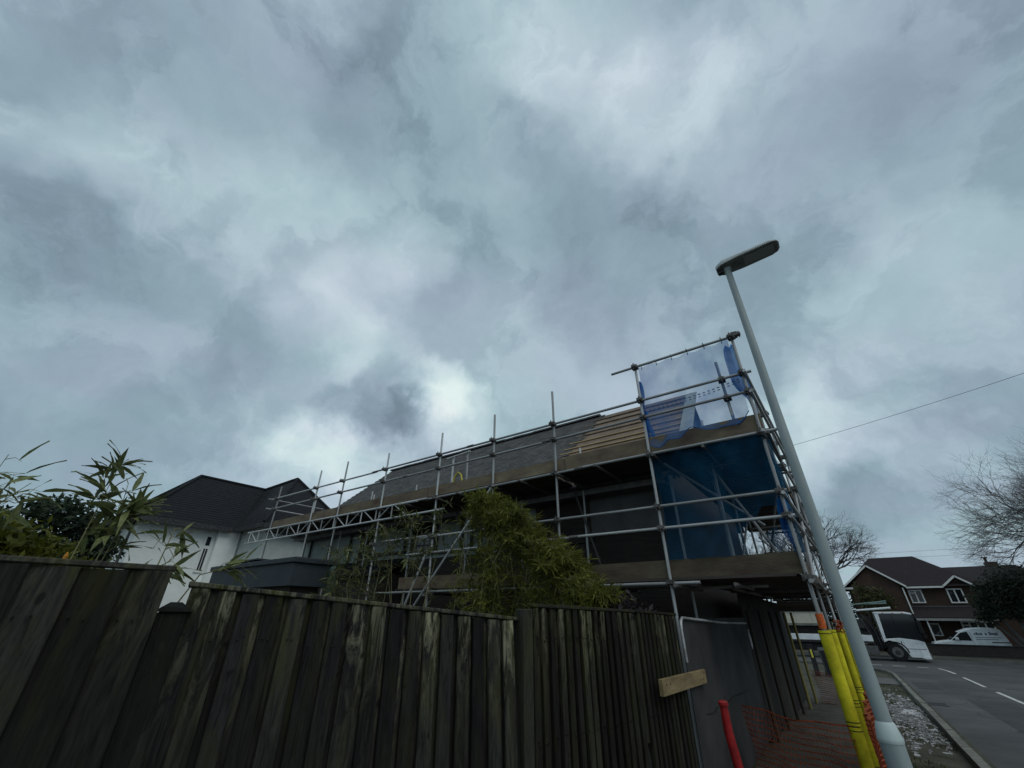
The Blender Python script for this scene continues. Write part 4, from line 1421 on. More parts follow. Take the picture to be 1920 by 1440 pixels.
# ------------------------------------------------------------------ lamp post
lp = thing('lamp_post', 'tall grey-green street lamp post with flat lantern beside the footway', 'street lamp', (-.02, 5.08, G(5.08)))
g0 = -G(5.08)
MB().tube([(0, 0, -.1), (0, 0, .80 + g0)], [.080, .080], 24).obj('base', LAMP_PAINT, lp, True)
MB().tube([(0, 0, .80 + g0), (0, 0, .815 + g0), (0, 0, .83 + g0), (0, 0, .92 + g0), (0, 0, .93 + g0)], [.082, .086, .084, .064, .056], 24).obj('collar', mat('pale_collar', (.40, .48, .47), .5, .12, 8, (.46, .54, .53)), lp, True)
MB().tube([(0, 0, .93 + g0), (-.004, 0, 3.2 + g0), (-.002, 0, 5.82 + g0)], [.054, .049, .039], 24).obj('column', LAMP_PAINT, lp, True)
MB().box(-.05, .05, -.0825, -.0795, .18, .62).obj('access_door', LAMP_PAINT, lp)
rod('door_lock', (0, -.081, .5), (0, -.088, .5), DARKSTEEL, lp, .012)
ln_ = thing('lantern', None, None, (0, 0, 5.80 + g0))
ln_.parent = lp
ln_.rotation_euler = (0, -.07, 0)
# body: long flat casting, outline in plan with rounded nose, thicker over the column
top_o, bot_o = [], []
outline = [(-.13, -.07), (-.13, .07), (-.05, .125), (.20, .145), (.55, .14), (.62, .11), (.645, .06), (.645, -.06), (.62, -.11), (.55, -.14), (.20, -.145), (-.05, -.125)]
mb = MB()
n = len(outline)
lay = []
for z, s, bx_ in ((.035, 1.0, 0), (.06, 1.0, 0), (.085, .93, 0), (.105, .72, 0)):
    i = len(mb.v)
    for (x, y) in outline:
        thick = 1.35 if x < .1 else 1.0 - .35 * (x - .1) / .55
        mb.v.append(((x - .2) * s + .2, y * s, .035 + (z - .035) * thick))
    lay.append(i)
for a, b in zip(lay[:-1], lay[1:]):
    for k in range(n):
        mb.f.append((a + k, b + k, b + (k + 1) % n, a + (k + 1) % n))
mb.f.append(tuple(lay[-1] + k for k in range(n)))
mb.f.append(tuple(lay[0] + k for k in reversed(range(n))))
bd = mb.obj('body', LANTERN, ln_)
mb = MB()
mb.prism([(-.11, -.06, .029), (-.05, -.11, .029), (.60, -.115, .029), (.62, -.06, .029), (.62, .06, .029), (.60, .115, .029), (-.05, .11, .029), (-.11, .06, .029)], (0, 0, .005))
mb.obj('underside', LANTERN_U, ln_)
MB().box(.22, .58, -.085, .085, .020, .028).obj('led_lens', LEDGLASS, ln_)
for k in range(14):
    MB().box(.20 + k * .027, .212 + k * .027, -.140, -.122, .028, .034).obj('slot_sky_light', WHITE, ln_)  # white blocks painted for sky light showing through the slots
for k in range(2):
    MB().box(.630, .640, -.05 + k * .055, -.01 + k * .055, .028, .0345).obj('end_slot_sky_light', WHITE, ln_)  # sky light through the nose slots, also painted as white blocks
rod('photocell', (-.02, 0, .11), (-.02, 0, .165), LANTERN, ln_, .035, 14)
rod('spigot', (0, 0, -.02), (0, 0, .034), LANTERN, ln_, .046, 16)
MB().box(-.12, -.06, -.03, .03, -.02, .03).obj('hinge_clip', DARKSTEEL, ln_)

# ------------------------------------------------------------------ overhead cables
def cable(label, a, b, sag, r=.008):
    a, b = Vector(a), Vector(b)
    pts = [a.lerp(b, t) - Vector((0, 0, sag * 4 * t * (1 - t))) for t in [k / 24 for k in range(25)]]
    tag(MB().tube(pts, r, 5).obj('overhead_cable', WIRE), label, 'cable')


cable('single overhead cable rising from the scaffolding to the right edge', (-1.9, 15.6, 6.3), (9.5, 14.0, 7.65), .18, .0055)
cable('upper of two thin far wires strung above the brick house roofs', (-14, 78, 9.35), (32, 78, 9.55), .25, .012)
cable('lower of two thin far wires strung above the brick house roofs', (-14, 78, 8.75), (32, 78, 8.75), .25, .012)

# ------------------------------------------------------------------ brick houses across the junction
fh = thing('brick_house', 'red brick house with white barge boards and a dark hipped roof across the junction', 'house', (6, 55, G(55)))
o5 = Vector((6, 55, G(55)))


def fp(x, y, z):
    return (x - o5.x, y - o5.y, z - o5.z)


def fbox(x0, x1, y0, y1, z0, z1, mb=None):
    return (mb or MB()).box(x0 - o5.x, x1 - o5.x, y0 - o5.y, y1 - o5.y, z0 - o5.z, z1 - o5.z)


m = fbox(.6, 9.2, 52.5, 59, -1.0, 3.86)
fbox(.75, 4.2, 51.5, 52.49, -1.0, 4.05, m)
m.prism([fp(.75, 51.5, 4.05), fp(4.2, 51.5, 4.05), fp(2.36, 51.5, 5.50)], (0, 1.5, 0))
m.prism([fp(7.15, 52.44, 3.86), fp(8.8, 52.44, 3.86), fp(7.97, 52.44, 4.5)], (0, .6, 0))
m.obj('wall', BRICK_R, fh)
r = MB()
e = 3.92
# main hipped roof
a, b, c, d = fp(.2, 52.1, e), fp(9.6, 52.1, e), fp(9.6, 59.4, e), fp(.2, 59.4, e)
p, q = fp(3.0, 55.6, 6.62), fp(6.3, 55.6, 6.62)
r.poly([a, b, q, p]).poly([b, c, q]).poly([c, d, p, q]).poly([d, a, p]).poly([a, d, c, b])
# roof of the projecting gable
r.hexa([fp(.3, 51.3, 3.98), fp(2.36, 51.3, 5.60), fp(2.36, 54.6, 5.60), fp(.3, 54.6, 3.98), fp(.22, 51.3, 4.06), fp(2.36, 51.3, 5.70), fp(2.36, 54.6, 5.70), fp(.22, 54.6, 4.06)])
r.hexa([fp(2.361, 51.3, 5.60), fp(4.5, 51.3, 3.90), fp(4.5, 54.6, 3.90), fp(2.361, 54.6, 5.60), fp(2.361, 51.3, 5.70), fp(4.58, 51.3, 3.98), fp(4.58, 54.6, 3.98), fp(2.361, 54.6, 5.70)])
# little gable over the right window
r.hexa([fp(7.0, 52.2, 3.86), fp(7.97, 52.2, 4.60), fp(7.97, 54.5, 4.60), fp(7.0, 54.5, 3.86), fp(6.95, 52.2, 3.92), fp(7.97, 52.2, 4.68), fp(7.97, 54.5, 4.68), fp(6.95, 54.5, 3.92)])
r.hexa([fp(7.971, 52.2, 4.60), fp(8.95, 52.2, 3.86), fp(8.95, 54.5, 3.86), fp(7.971, 54.5, 4.60), fp(7.971, 52.2, 4.68), fp(9.0, 52.2, 3.92), fp(9.0, 54.5, 3.92), fp(7.971, 54.5, 4.68)])
r.obj('roof', TILE_FAR, fh)
for pa, pb in ((fp(.22, 51.26, 3.98), fp(2.37, 51.26, 5.66)), (fp(2.37, 51.26, 5.66), fp(4.58, 51.26, 3.92)), (fp(6.98, 52.15, 3.87), fp(7.97, 52.15, 4.65)), (fp(7.97, 52.15, 4.65), fp(8.98, 52.15, 3.87))):
    slab('barge_board', pa, pb, .05, .13, WHITE, fh, Vector((0, 1, 0)))
fbox(4.6, 6.98, 52.02, 52.10, 3.80, 3.93).obj('gutter', WHITE, fh)
fbox(.28, .9, 51.45, 51.55, 3.8, 3.95).obj('gutter', WHITE, fh)
rod('downpipe', fp(4.32, 51.44, 3.85), fp(4.32, 51.44, 1.6), WHITE, fh, .05)
rod('downpipe', fp(4.95, 51.0, 1.5), fp(4.95, 51.0, -.8), WHITE, fh, .05)
window(fh, o5, 4.66, 5.56, 52.42, 2.68, 3.70, WHITE, GLASS, 2, .09)
window(fh, o5, 7.12, 8.10, 52.40, 2.66, 3.74, WHITE, GLASS, 2, .09, tb=False)
# lean-to tiled roof over the ground floor with a pale fascia
fbm = MB().hexa([fp(4.25, 50.9, 1.55), fp(9.1, 50.9, 1.55), fp(9.1, 52.49, 2.35), fp(4.25, 52.49, 2.35), fp(4.25, 50.9, 1.62), fp(9.1, 50.9, 1.62), fp(9.1, 52.49, 2.42), fp(4.25, 52.49, 2.42)])
fbm.obj('porch_roof', TILE_FAR, fh)
fbox(4.3, 9.1, 50.82, 50.89, 1.40, 1.56).obj('porch_fascia', mat('far_fascia', (.30, .30, .29), .7, .2, 5), fh)
fbox(4.35, 8.9, 52.42, 52.498, 2.40, 2.47).obj('flashing', mat('lead_flashing', (.10, .11, .12), .6, .2, 5), fh)
window(fh, o5, 5.1, 5.75, 52.41, .3, 1.2, WHITE, GLASS, 1, .08, tb=False)
window(fh, o5, 7.1, 9.0, 52.41, .2, 1.38, WHITE, GLASS, 4, .09)

f2 = thing('brick_house', 'brick house with a low dark roof and chimney behind the evergreen at the right edge', 'house', (12, 56, G(56)))
o6 = Vector((12, 56, G(56)))
m = MB().box(9.3 - o6.x, 14.6 - o6.x, 53.0 - o6.y, 60 - o6.y, -.2, 4.6)
m.obj('wall', BRICK_R, f2)
r = MB()


def sp(x, y, z):
    return (x - o6.x, y - o6.y, z - o6.z)


a, b, c, d = sp(8.0, 52.6, 3.75), sp(15.2, 52.6, 3.75), sp(15.2, 60.4, 3.75), sp(8.0, 60.4, 3.75)
p, q = sp(8.0, 56.4, 5.62), sp(12.6, 56.4, 5.62)
r.poly([a, b, q, p]).poly([b, c, q]).poly([c, d, p, q]).poly([d, a, p]).poly([a, d, c, b])
r.obj('roof', TILE_FAR, f2)
ch = MB().box(11.0 - o6.x, 11.75 - o6.x, 56.2 - o6.y, 56.9 - o6.y, 6.1, 6.75).obj('chimney', BRICK_R, f2)
rod('chimney_pot', sp(11.15, 56.5, 5.85), sp(11.15, 56.5, 6.25), BRICK_R, ch, .10)
MB().box(10.95 - o6.x, 11.3 - o6.x, 56.3 - o6.y, 56.7 - o6.y, 7.1, 7.16).obj('cowl', DARKSTEEL, ch)
window(f2, o6, 11.6, 12.8, 52.93, 2.3, 3.4, WHITE, GLASS, 2, .09)
slab('barge_board', sp(13.2, 52.4, 1.9), sp(14.2, 52.4, .4), .05, .12, WHITE, f2)

# low brick wall of the front gardens
lw = thing('garden_wall', 'low dark brick garden wall in front of the parked van', 'wall', (11, 46.2, G(46)))
MB().box(-7.1, 9, -.11, .11, -.1, .74).obj('brickwork', brick_mat('dark_garden_brick', (.030, .024, .022), (.045, .034, .030), (.035, .032, .030)), lw)
bevel(MB().box(-7.15, 9, -.15, .15, .741, .81).obj('coping', mat('dark_coping', (.028, .028, .028), .9, .3, 5), lw), .01)

# garage with cream boarded front beyond the footway end
gr = thing('garage', 'low garage with a cream boarded band seen under the scaffold', 'garage', (-4.5, 48.5, G(48)))
gz = G(48)
MB().box(-3, 2.85, .1, 5, 0, 2.0).obj('wall', SHEET_D, gr)
for k in range(5):
    MB().box(-3 + k * 1.17, -3 + k * 1.17 + 1.15, 0, .098, 1.98, 2.86 + .004 * k).obj('cladding_panel', CREAM, gr)
MB().box(-3.1, 2.95, -.1, 5.1, 2.875, 3.02).obj('roof', mat('garage_roof_felt', (.06, .062, .045), .9, .3, 4), gr)
MB().box(-3.05, 2.9, -.05, .097, 1.80, 1.975).obj('fascia', mat('garage_fascia', (.16, .17, .15), .8, .2, 4), gr)

# ------------------------------------------------------------------ white van
VO = Vector((6.6, 49.0, G(49)))
vn = thing('parked_van', 'small white panel van with grey print parked behind the low wall', 'van', tuple(VO))
prof = [(-2.08, .30), (-2.12, .62), (-2.02, .80), (-1.45, .93), (-1.05, .98), (-.42, 1.50), (-.25, 1.60), (.3, 1.78), (1.0, 1.82), (1.55, 1.80), (1.80, 1.70), (2.02, 1.10), (2.05, .95), (2.06, .30)]
body = MB().prism([(x, -.85, z) for x, z in prof], (0, 1.7, 0)).obj('body', WHITE_V, vn)
bevel(body, .05, 3)
wn_ = MB().prism([(-1.0, -.862, 1.00), (.12, -.862, 1.00), (.02, -.862, 1.56), (-.36, -.862, 1.50)], (0, .01, 0)).obj('side_window', GLASS, vn)
MB().prism([(-1.02, -.70, 1.02), (-1.02, .70, 1.02), (-.44, .66, 1.5), (-.44, -.66, 1.5)], (-.012, 0, .012)).obj('windscreen', GLASS, vn)
bevel(MB().box(-.78, -.58, -1.0, -.87, 1.02, 1.2).obj('mirror', WHITE_V, vn), .03)
MB().box(.16, .172, -.856, -.849, .45, 1.55).obj('door_gap', DARKSTEEL, vn)
pm = MB()
for k, wd in enumerate((.10, .16, .10, .12, 0, .12, 0, .20, .14, .14, .16)):
    if wd:
        x0 = .35 + k * .115
        pm.box(x0, x0 + .095, -.860, -.852, 1.38 - .02 * (k % 2), 1.38 + wd)
for k in range(2):
    pm.box(.35, 1.72 - .2 * k, -.860, -.852, 1.20 - .12 * k, 1.24 - .12 * k)
pm.obj('print', PRINT, vn)
MB().box(1.1, 2.03, -.868, -.851, .90, .96).obj('rub_strip', DARKSTEEL, vn)
MB().box(-2.13, -1.95, -.75, -.45, .68, .84).obj('headlight', LEDGLASS, vn)
MB().box(2.03, 2.07, -.84, -.70, .95, 1.35).obj('tail_light', RED, vn)
for wx in (-1.35, 1.32):
    for wy in (-.86, .70):
        wh = MB().tube([(wx, wy, .31), (wx, wy + .16, .31)], .31, 20).obj('wheel', BLACK, vn)
        MB().tube([(wx, wy - .006, .31), (wx, wy + .02, .31)], .19, 14).obj('rim', mat('rim_grey', (.3, .3, .31), .4, .1, 5, metal=.6), wh)

# ------------------------------------------------------------------ white lorry at the junction
TO = Vector((1.75, 40.1, G(40)))
tk = thing('lorry', 'white low-cab flatbed lorry with a folded loader crossing the junction', 'lorry', tuple(TO), 0)
CY0, CY1 = -.1, 2.25
# cab shell: lower body panel with wheel arch, white roof and pillars round a very large window
low = [(-.42, 1.22), (-.42, 1.02), (-.15, 1.14), (.15, 1.06), (.42, .82), (.58, .48), (.68, .24), (1.50, .20), (1.60, .30), (1.62, .60), (1.60, 1.10), (1.30, 1.20), (.4, 1.30)]
bevel(MB().prism([(x, CY0, z) for x, z in low], (0, CY1 - CY0, 0)).obj('cab_body', WHITE_V, tk), .03)
bevel(MB().prism([(-.42, CY0, 2.66), (-.42, CY0, 2.78), (1.2, CY0, 2.78), (1.50, CY0, 2.70), (1.52, CY0, 2.60), (1.1, CY0, 2.66)], (0, CY1 - CY0, 0)).obj('cab_roof', WHITE_V, tk), .03)
for yy in (CY0, CY1 - .08):
    MB().prism([(-.42, yy, 1.222), (-.27, yy, 1.222), (-.20, yy, 2.659), (-.42, yy, 2.659)], (0, .08, 0)).obj('pillar', WHITE_V, tk)
    MB().prism([(-.265, yy + .02, 1.225), (.4, yy + .02, 1.303), (1.30, yy + .02, 1.203), (1.59, yy + .02, 1.105), (1.50, yy + .02, 2.595), (1.1, yy + .02, 2.655), (-.195, yy + .02, 2.655)], (0, .03, 0)).obj('side_window', GLASS, tk)
MB().prism([(1.585, CY0 + .1, 1.105), (1.585, CY1 - .1, 1.105), (1.51, CY1 - .1, 2.595), (1.51, CY0 + .1, 2.595)], (.02, 0, .004)).obj('windscreen', GLASS, tk)
MB().box(-.40, .9, CY0 + .12, CY1 - .12, .5, 1.2).obj('cab_interior', BLACK, tk)
MB().box(-.40, -.36, CY0 + .12, CY1 - .12, 1.2, 2.65).obj('cab_back', BLACK, tk)
MB().box(.43, .47, CY0 - .012, CY0 + .02, .93, 1.12).obj('door_handle', BLACK, tk)
MB().box(.55, .556, CY0 - .004, CY0 + .02, .30, 1.22).obj('door_gap', DARKSTEEL, tk)
bevel(MB().box(1.30, 1.66, CY0 + .02, CY0 + .32, .36, .50).obj('headlight', LEDGLASS, tk), .02)
bevel(MB().box(1.3, 1.63, CY0 - .02, CY1 + .02, .18, .34).obj('bumper', WHITE_V, tk), .03)
MB().box(1.50, 1.602, CY0 + .3, CY0 + .82, .30, .42).obj('number_plate', MATS['marker_yellow'], tk)
MB().box(1.595, 1.612, CY0 + .5, CY1 - .5, .62, .98).obj('grille', BLACK, tk)
MB().box(.62, 1.55, CY0 - .006, CY0 + .02, .70, .725).obj('panel_seam', DARKSTEEL, tk)
MB().box(1.20, 1.206, CY0 - .004, CY0 + .02, .30, 1.18).obj('door_gap', DARKSTEEL, tk)
MB().box(.62, 1.18, CY0 - .03, CY0 + .05, .215, .26).obj('step', BLACK, tk)
MB().box(.45, .47, CY0 + .012, CY0 + .05, 1.31, 2.64).obj('window_bar', BLACK, tk)
for xx in (.0, .5, 1.0):
    MB().box(xx, xx + .1, CY0 - .012, CY0 + .02, 2.69, 2.73).obj('marker_light', ORANGE, tk)
mir = thing('mirror_arm', None, None)
mir.parent = tk
MB().tube([(1.40, CY0 - .02, 2.5), (1.60, CY0 - .22, 2.45), (1.64, CY0 - .24, 2.1)], .03, 8).obj('arm', BLACK, mir, True)
bevel(MB().box(1.54, 1.76, CY0 - .38, CY0 - .14, 1.55, 2.25).obj('mirror', BLACK, mir), .04)
bevel(MB().box(1.62, 1.80, CY0 - .30, CY0 - .10, 1.30, 1.52).obj('mirror', BLACK, mir), .03)
for wx in (.08, -3.2):
    for wy in (CY0 - .01, CY1 - .27):
        wh = MB().tube([(wx, wy + .02, .5), (wx, wy + .03, .5), (wx, wy + .27, .5), (wx, wy + .28, .5)], [.46, .50, .50, .46], 28).obj('wheel', BLACK, tk, True)
        rm = MB().tube([(wx, wy - .002, .5), (wx, wy + .03, .5)], [.27, .29], 20).obj('rim', mat('lorry_rim', (.10, .10, .10), .6, .2, 5), wh)
        MB().tube([(wx, wy - .03, .5), (wx, wy - .003, .5)], [.10, .13], 14).obj('hub', DARKSTEEL, wh)
MB().prism([(-.62, CY0 - .015, .55)] + [(.08 + .60 * math.cos(a), CY0 - .015, .5 + .60 * math.sin(a)) for a in [math.pi - math.pi * k / 10 for k in range(11)]] + [(.62, CY0 - .015, .5)] + [(.08 + .53 * math.cos(a), CY0 - .015, .5 + .53 * math.sin(a)) for a in [math.pi * k / 10 for k in range(11)]], (0, .3, 0)).obj('wheel_arch', BLACK, tk)
MB().box(-6.2, 1.1, CY0 + .45, CY1 - .45, .55, .82).obj('chassis', DARKSTEEL, tk)
bevel(MB().box(-1.75, -.85, CY0 + .02, CY0 + .5, .32, .82).obj('side_locker', mat('locker_grey', (.09, .09, .092), .6, .3, 8), tk), .03)
MB().box(-6.3, -.95, CY0, CY1, .95, 1.05).obj('bed', DARKSTEEL, tk)
for k in range(2):
    bevel(MB().box(-6.3 + k * 2.68, -6.3 + k * 2.68 + 2.66, CY0 - .03, CY0 - .003, 1.06, 1.42).obj('drop_side', WHITE_V, tk), .01)
# loader and pipework between cab and bed
ld = thing('loader', None, None)
ld.parent = tk
MB().box(-.92, -.55, .5, 1.5, .83, 1.5).obj('pedestal', DARKSTEEL, ld)
MB().box(-.86, -.62, .8, 1.2, 1.5, 2.5).obj('mast', DARKSTEEL, ld)
for k, xx in enumerate((-.95, -.80, -.62, -.52)):
    MB().tube([(xx, CY0 + .1 + .06 * k, .6), (xx - .05, CY0 + .12, 1.5), (xx - .28, CY0 + .15, 2.35), (xx - .55, CY0 + .2, 2.60)], .045, 8).obj('hydraulic_hose', BLACK if k % 2 else DARKSTEEL, ld, True)
MB().box(-2.1, -.95, .5, 1.6, 1.45, 1.75).obj('power_pack', DARKSTEEL, ld)
bevel(MB().box(-2.3, -1.0, .3, 1.7, 1.76, 2.35).obj('tank', mat('dirty_grey_tank', (.08, .078, .075), .7, .4, 6), ld), .08)
rk = thing('ladder_rack', None, None)
rk.parent = tk
rod('white_tube', (-1.3, .0, 2.86), (.58, .0, 3.02), WHITE_V, rk, .06)
rod('white_tube', (-2.6, .05, 2.86), (-1.3, .05, 2.92), WHITE_V, rk, .05)
PG = mat('pale_green_steel', (.16, .23, .21), .6, .3, 8)
rod('ladder_stile', (-2.7, .1, 3.08), (.5, .1, 3.42), PG, rk, .04)
rod('ladder_stile', (-2.7, .55, 3.20), (.5, .55, 3.30), PG, rk, .04)
for k in range(11):
    x = -2.6 + k * .3
    rod('rung', (x, .1, 3.09 + .106 * (x + 2.7)), (x, .55, 3.20 + .03 * (x + 2.7)), PG, rk, .025, 8)
for xx in (-2.4, -.7):
    rod('rack_post', (xx, .4, 1.05), (xx, .4, 3.1), DARKSTEEL, rk, .04)

# ------------------------------------------------------------------ bins and markers at the far end of the footway
bn = thing('wheelie_bin', 'dark wheeled bin standing beyond the far barrier net', 'bin', (-1.42, 27.6, G(27.6)), .2)
bevel(MB().hexa([(-.22, -.25, .06), (.22, -.25, .06), (.22, .28, .06), (-.22, .28, .06), (-.28, -.32, 1.0), (.28, -.32, 1.0), (.28, .34, 1.0), (-.28, .34, 1.0)]).obj('body', GREY_BIN, bn), .03)
bevel(MB().hexa([(-.30, -.35, 1.0), (.30, -.35, 1.0), (.30, .38, 1.0), (-.30, .38, 1.0), (-.28, -.3, 1.05), (.28, -.3, 1.05), (.26, .3, 1.12), (-.26, .3, 1.12)]).obj('lid', GREY_BIN, bn), .02)
for xx in (-.24, .20):
    MB().tube([(xx, .30, .1), (xx + .05, .30, .1)], .1, 14).obj('wheel', BLACK, bn)
mk = thing('marker_post', 'short grey post with a yellow reflector strip by the dark bin', 'post', (-1.98, 27.0, G(27)))
MB().box(-.10, .10, -.05, .05, 0, 1.25).obj('shaft', SHEET, mk)
MB().box(-.035, .035, -.056, -.0505, .72, 1.05).obj('reflector', MARKER, mk)

# ------------------------------------------------------------------ planting
LEAFQ = [(0, 0, 0), (.14, .060, .014), (.40, .092, .018), (.74, .048, .0), (1, 0, -.05)]


def leaf_mesh(m, droop=.12, wid=1.0, name='leaf'):
    mb = MB()
    pts = []
    for x, wd, z in LEAFQ:
        zz = -droop * x * x
        pts.append(((x, wd * wid, zz + z), (x, 0, zz), (x, -wd * wid, zz + z)))
    for (a, b) in zip(pts[:-1], pts[1:]):
        mb.poly([a[1], b[1], b[0], a[0]])
        mb.poly([a[2], b[2], b[1], a[1]])
    return mb.mesh(name, m, True)


def leaf_rot(d, roll):
    d = Vector(d).normalized()
    q = d.to_track_quat('X', 'Z')
    return q @ Quaternion((1, 0, 0), roll)


def bamboo(label, base, culms, nleaf, size, m, spread, wind, seed, as_parts=True, tmin=.35, group=None, fan=(2, 5), cr=.008, extra=()):
    """culms: list of point lists (relative to base); leaves grow in fans from nodes along them"""
    rr = random.Random(seed)
    t = thing('bamboo', label, 'bamboo', base, 0, group)
    for pts in culms:
        MB().tube(pts, [cr * (1 - .7 * k / (len(pts) - 1)) for k in range(len(pts))], 6).obj('culm', CULM, t, True)
    lms = [leaf_mesh(m, rr.uniform(.05, .3), rr.uniform(.95, 1.45)) for _ in range(5)]
    big = MB()
    tw = MB()
    made = 0
    while made < nleaf:
        pts = [Vector(p) for p in rr.choice(culms)]
        s = tmin + (1 - tmin) * rr.random()
        f = s * (len(pts) - 1)
        k = min(int(f), len(pts) - 2)
        p = pts[k].lerp(pts[k + 1], f - k)
        a = rr.uniform(0, 6.283)
        br = Vector((math.cos(a), math.sin(a), rr.uniform(.0, .9))) * spread * rr.uniform(.15, 1) * (1.15 - .6 * s) + Vector(wind) * rr.random() * spread
        tip = p + br
        tw.tube([p, p.lerp(tip, .5) + Vector((0, 0, .02)), tip], [.003, .0022, .0012], 4, False)
        for _ in range(rr.randint(*fan)):
            d = br.normalized() * .6 + Vector((rr.gauss(0, .55), rr.gauss(0, .55), rr.gauss(.0, .5))) + Vector(wind) * .7
            q = leaf_rot(d, rr.gauss(0, .6))
            L = size * rr.uniform(.6, 1.25)
            o_ = tip - br * rr.random() * .35
            if as_parts and made < 290:
                lf = link('leaf', lms[rr.randrange(5)], t, o_)
                lf.rotation_mode = 'QUATERNION'
                lf.rotation_quaternion = q
                lf.scale = (L, L, L)
            else:
                i = len(big.v)
                dr = rr.uniform(.05, .3)
                for (x, wd, z) in ((0, 0, 0), (.4, .060, 0), (.4, -.060, 0), (1, 0, 0)):
                    v = q @ Vector((x * L, wd * L * 1.1, -dr * x * x * L)) + o_
                    big.v.append(tuple(v))
                big.f += [(i, i + 1, i + 3), (i, i + 3, i + 2)]
            made += 1
    tag(tw.obj('twigs', CULM, t), None, None, None, 'stuff')
    if big.f:
        tag(big.obj('foliage', m, t), None, None, None, 'stuff')
    return t


# at the left edge, nearest
bamboo('bamboo shoot with sparse drooping leaves at the far left edge', (-4.3, .12, 0),
       [[(0, 0, 0), (.02, .0, 1.2), (.05, .0, 2.0), (.12, .03, 2.55)], [(.1, -.1, 0), (.12, -.04, 1.5), (.2, .06, 2.15), (.34, .18, 2.36)], [(.0, -.2, 0), (.0, -.1, 1.6), (.05, .0, 2.2)]],
       48, .17, LEAF_A, .22, (.15, .42, .0), 41, True, .70, fan=(1, 3), cr=.006)
# tall pair over the left fence panel
bamboo('tall bushy bamboo rising behind the level fence panel in front of the white house', (-4.25, .66, 0),
       [[(0, 0, 0), (.0, .02, 1.4), (.02, .04, 2.2), (.0, .05, 2.66)], [(.12, .15, 0), (.1, .12, 1.6), (.14, .16, 2.2), (.10, .13, 2.5)], [(-.05, .2, 0), (-.02, .16, 1.4), (.05, .2, 2.1), (.12, .24, 2.36)]],
       150, .19, LEAF_A, .15, (.0, -.02, .12), 52, True, .62, fan=(2, 5), cr=.007)
bamboo('low spreading bamboo sprigs reaching over the gap between the first panels', (-4.0, .98, 0),
       [[(0, -.02, 0), (.0, .0, 1.3), (.05, .06, 1.85), (.1, .2, 2.0)], [(.05, .1, 0), (.02, .1, 1.4), (.0, .15, 2.0), (-.02, .17, 2.22)], [(.02, .2, 0), (.05, .25, 1.5), (.1, .40, 1.90), (.14, .60, 1.97)]],
       46, .17, LEAF_A, .2, (.1, .45, -.05), 63, True, .72, fan=(1, 3), cr=.009)
# behind the leaning panel, in front of the wall
cu = []
rr = random.Random(5)
for k in range(16):
    x = -3.2 + 3.1 * k / 15 + rr.uniform(-.1, .1)
    h = rr.uniform(2.2, 3.35) + (.25 if k > 11 else 0)
    cu.append([(x, rr.uniform(-.2, .3), 0), (x + rr.uniform(-.1, .1), 0, h * .5), (x + rr.uniform(-.25, .15), rr.uniform(-.2, .2), h * .85), (x + rr.uniform(-.5, .35), rr.uniform(-.3, .2), h)])
bamboo('straggly bamboo thicket with big leaves between the leaning panel and the house', (-5.9, 5.75, 0), cu, 1500, .18, LEAF_A, .36, (-.15, 0, -.15), 74, True, .50, fan=(2, 5))
# dense wind-blown clump in front of the scaffold
cu = []
rr = random.Random(8)
for k in range(46):
    t = (k / 45) ** 1.1
    x = -2.55 + 2.35 * t + rr.uniform(-.08, .08)
    h = 3.98 - 1.9 * t ** 1.0 + rr.uniform(-.30, .02)
    if t < .06:
        h -= .2
    b_ = rr.uniform(.0, .42)
    cu.append([(x - .15, rr.uniform(-.35, .35), 0), (x - .12, rr.uniform(-.3, .3), h * .45), (x - .02, rr.uniform(-.35, .35), h * .8), (x + b_ * .5, rr.uniform(-.35, .35), h * .97), (x + b_, rr.uniform(-.4, .4), h * .97 - b_ * .35)])
bamboo('dense yellow-green bamboo clump bent by the wind in front of the scaffolding', (-2.85, 6.25, 0), cu, 15500, .165, LEAF_B, .33, (.28, -.05, -.12), 85, True, .20, fan=(3, 7))


def foliage(blobs, n, size, seed, shell=.55):
    """leaf-sized faces through the volume of uneven blobs (centre, radii)"""
    rr = random.Random(seed)
    mb = MB()
    ws = [b[3] * b[4] * b[5] for b in blobs]
    tot = sum(ws)
    for b, wg in zip(blobs, ws):
        for _ in range(int(n * wg / tot)):
            d = Vector((rr.gauss(0, 1), rr.gauss(0, 1), rr.gauss(0, 1))).normalized()
            r = (shell + (1 - shell) * rr.random()) * (1 + .18 * math.sin(d.x * 5 + b[0]) * math.sin(d.z * 6 + b[1]) + .1 * math.sin(d.y * 11 + d.z * 9))
            p = Vector((b[0] + d.x * b[3] * r, b[1] + d.y * b[4] * r, b[2] + d.z * b[5] * r))
            a = (Vector((rr.gauss(0, 1), rr.gauss(0, 1), rr.gauss(0, .8))) + d * .8).normalized()
            c = a.orthogonal().normalized()
            c = (c + a.cross(c) * rr.uniform(-2, 2)).normalized()
            s = size * rr.uniform(.5, 1.5)
            mb.poly([p - a * s, p - c * s * .4, p + a * s, p + c * s * .4])
    return mb


def shrub(name, label, cat, loc, blobs, n, size, m, seed, trunk=None, shell=.4, group=None):
    t = thing(name, label, cat, loc, 0, group)
    tag(foliage(blobs, n, size, seed, shell).obj('foliage', m, t), None, None, None, 'stuff')
    rr = random.Random(seed)
    st = MB()
    for b in blobs:
        st.tube([(rr.uniform(-.1, .1), rr.uniform(-.1, .1), 0), (b[0] * .5, b[1] * .5, b[2] * .5), (b[0], b[1], b[2])], [trunk or .05, (trunk or .05) * .6, (trunk or .05) * .2], 6)
    st.obj('stem' if not trunk or trunk < .1 else 'trunk', BARK, t, True)
    return t


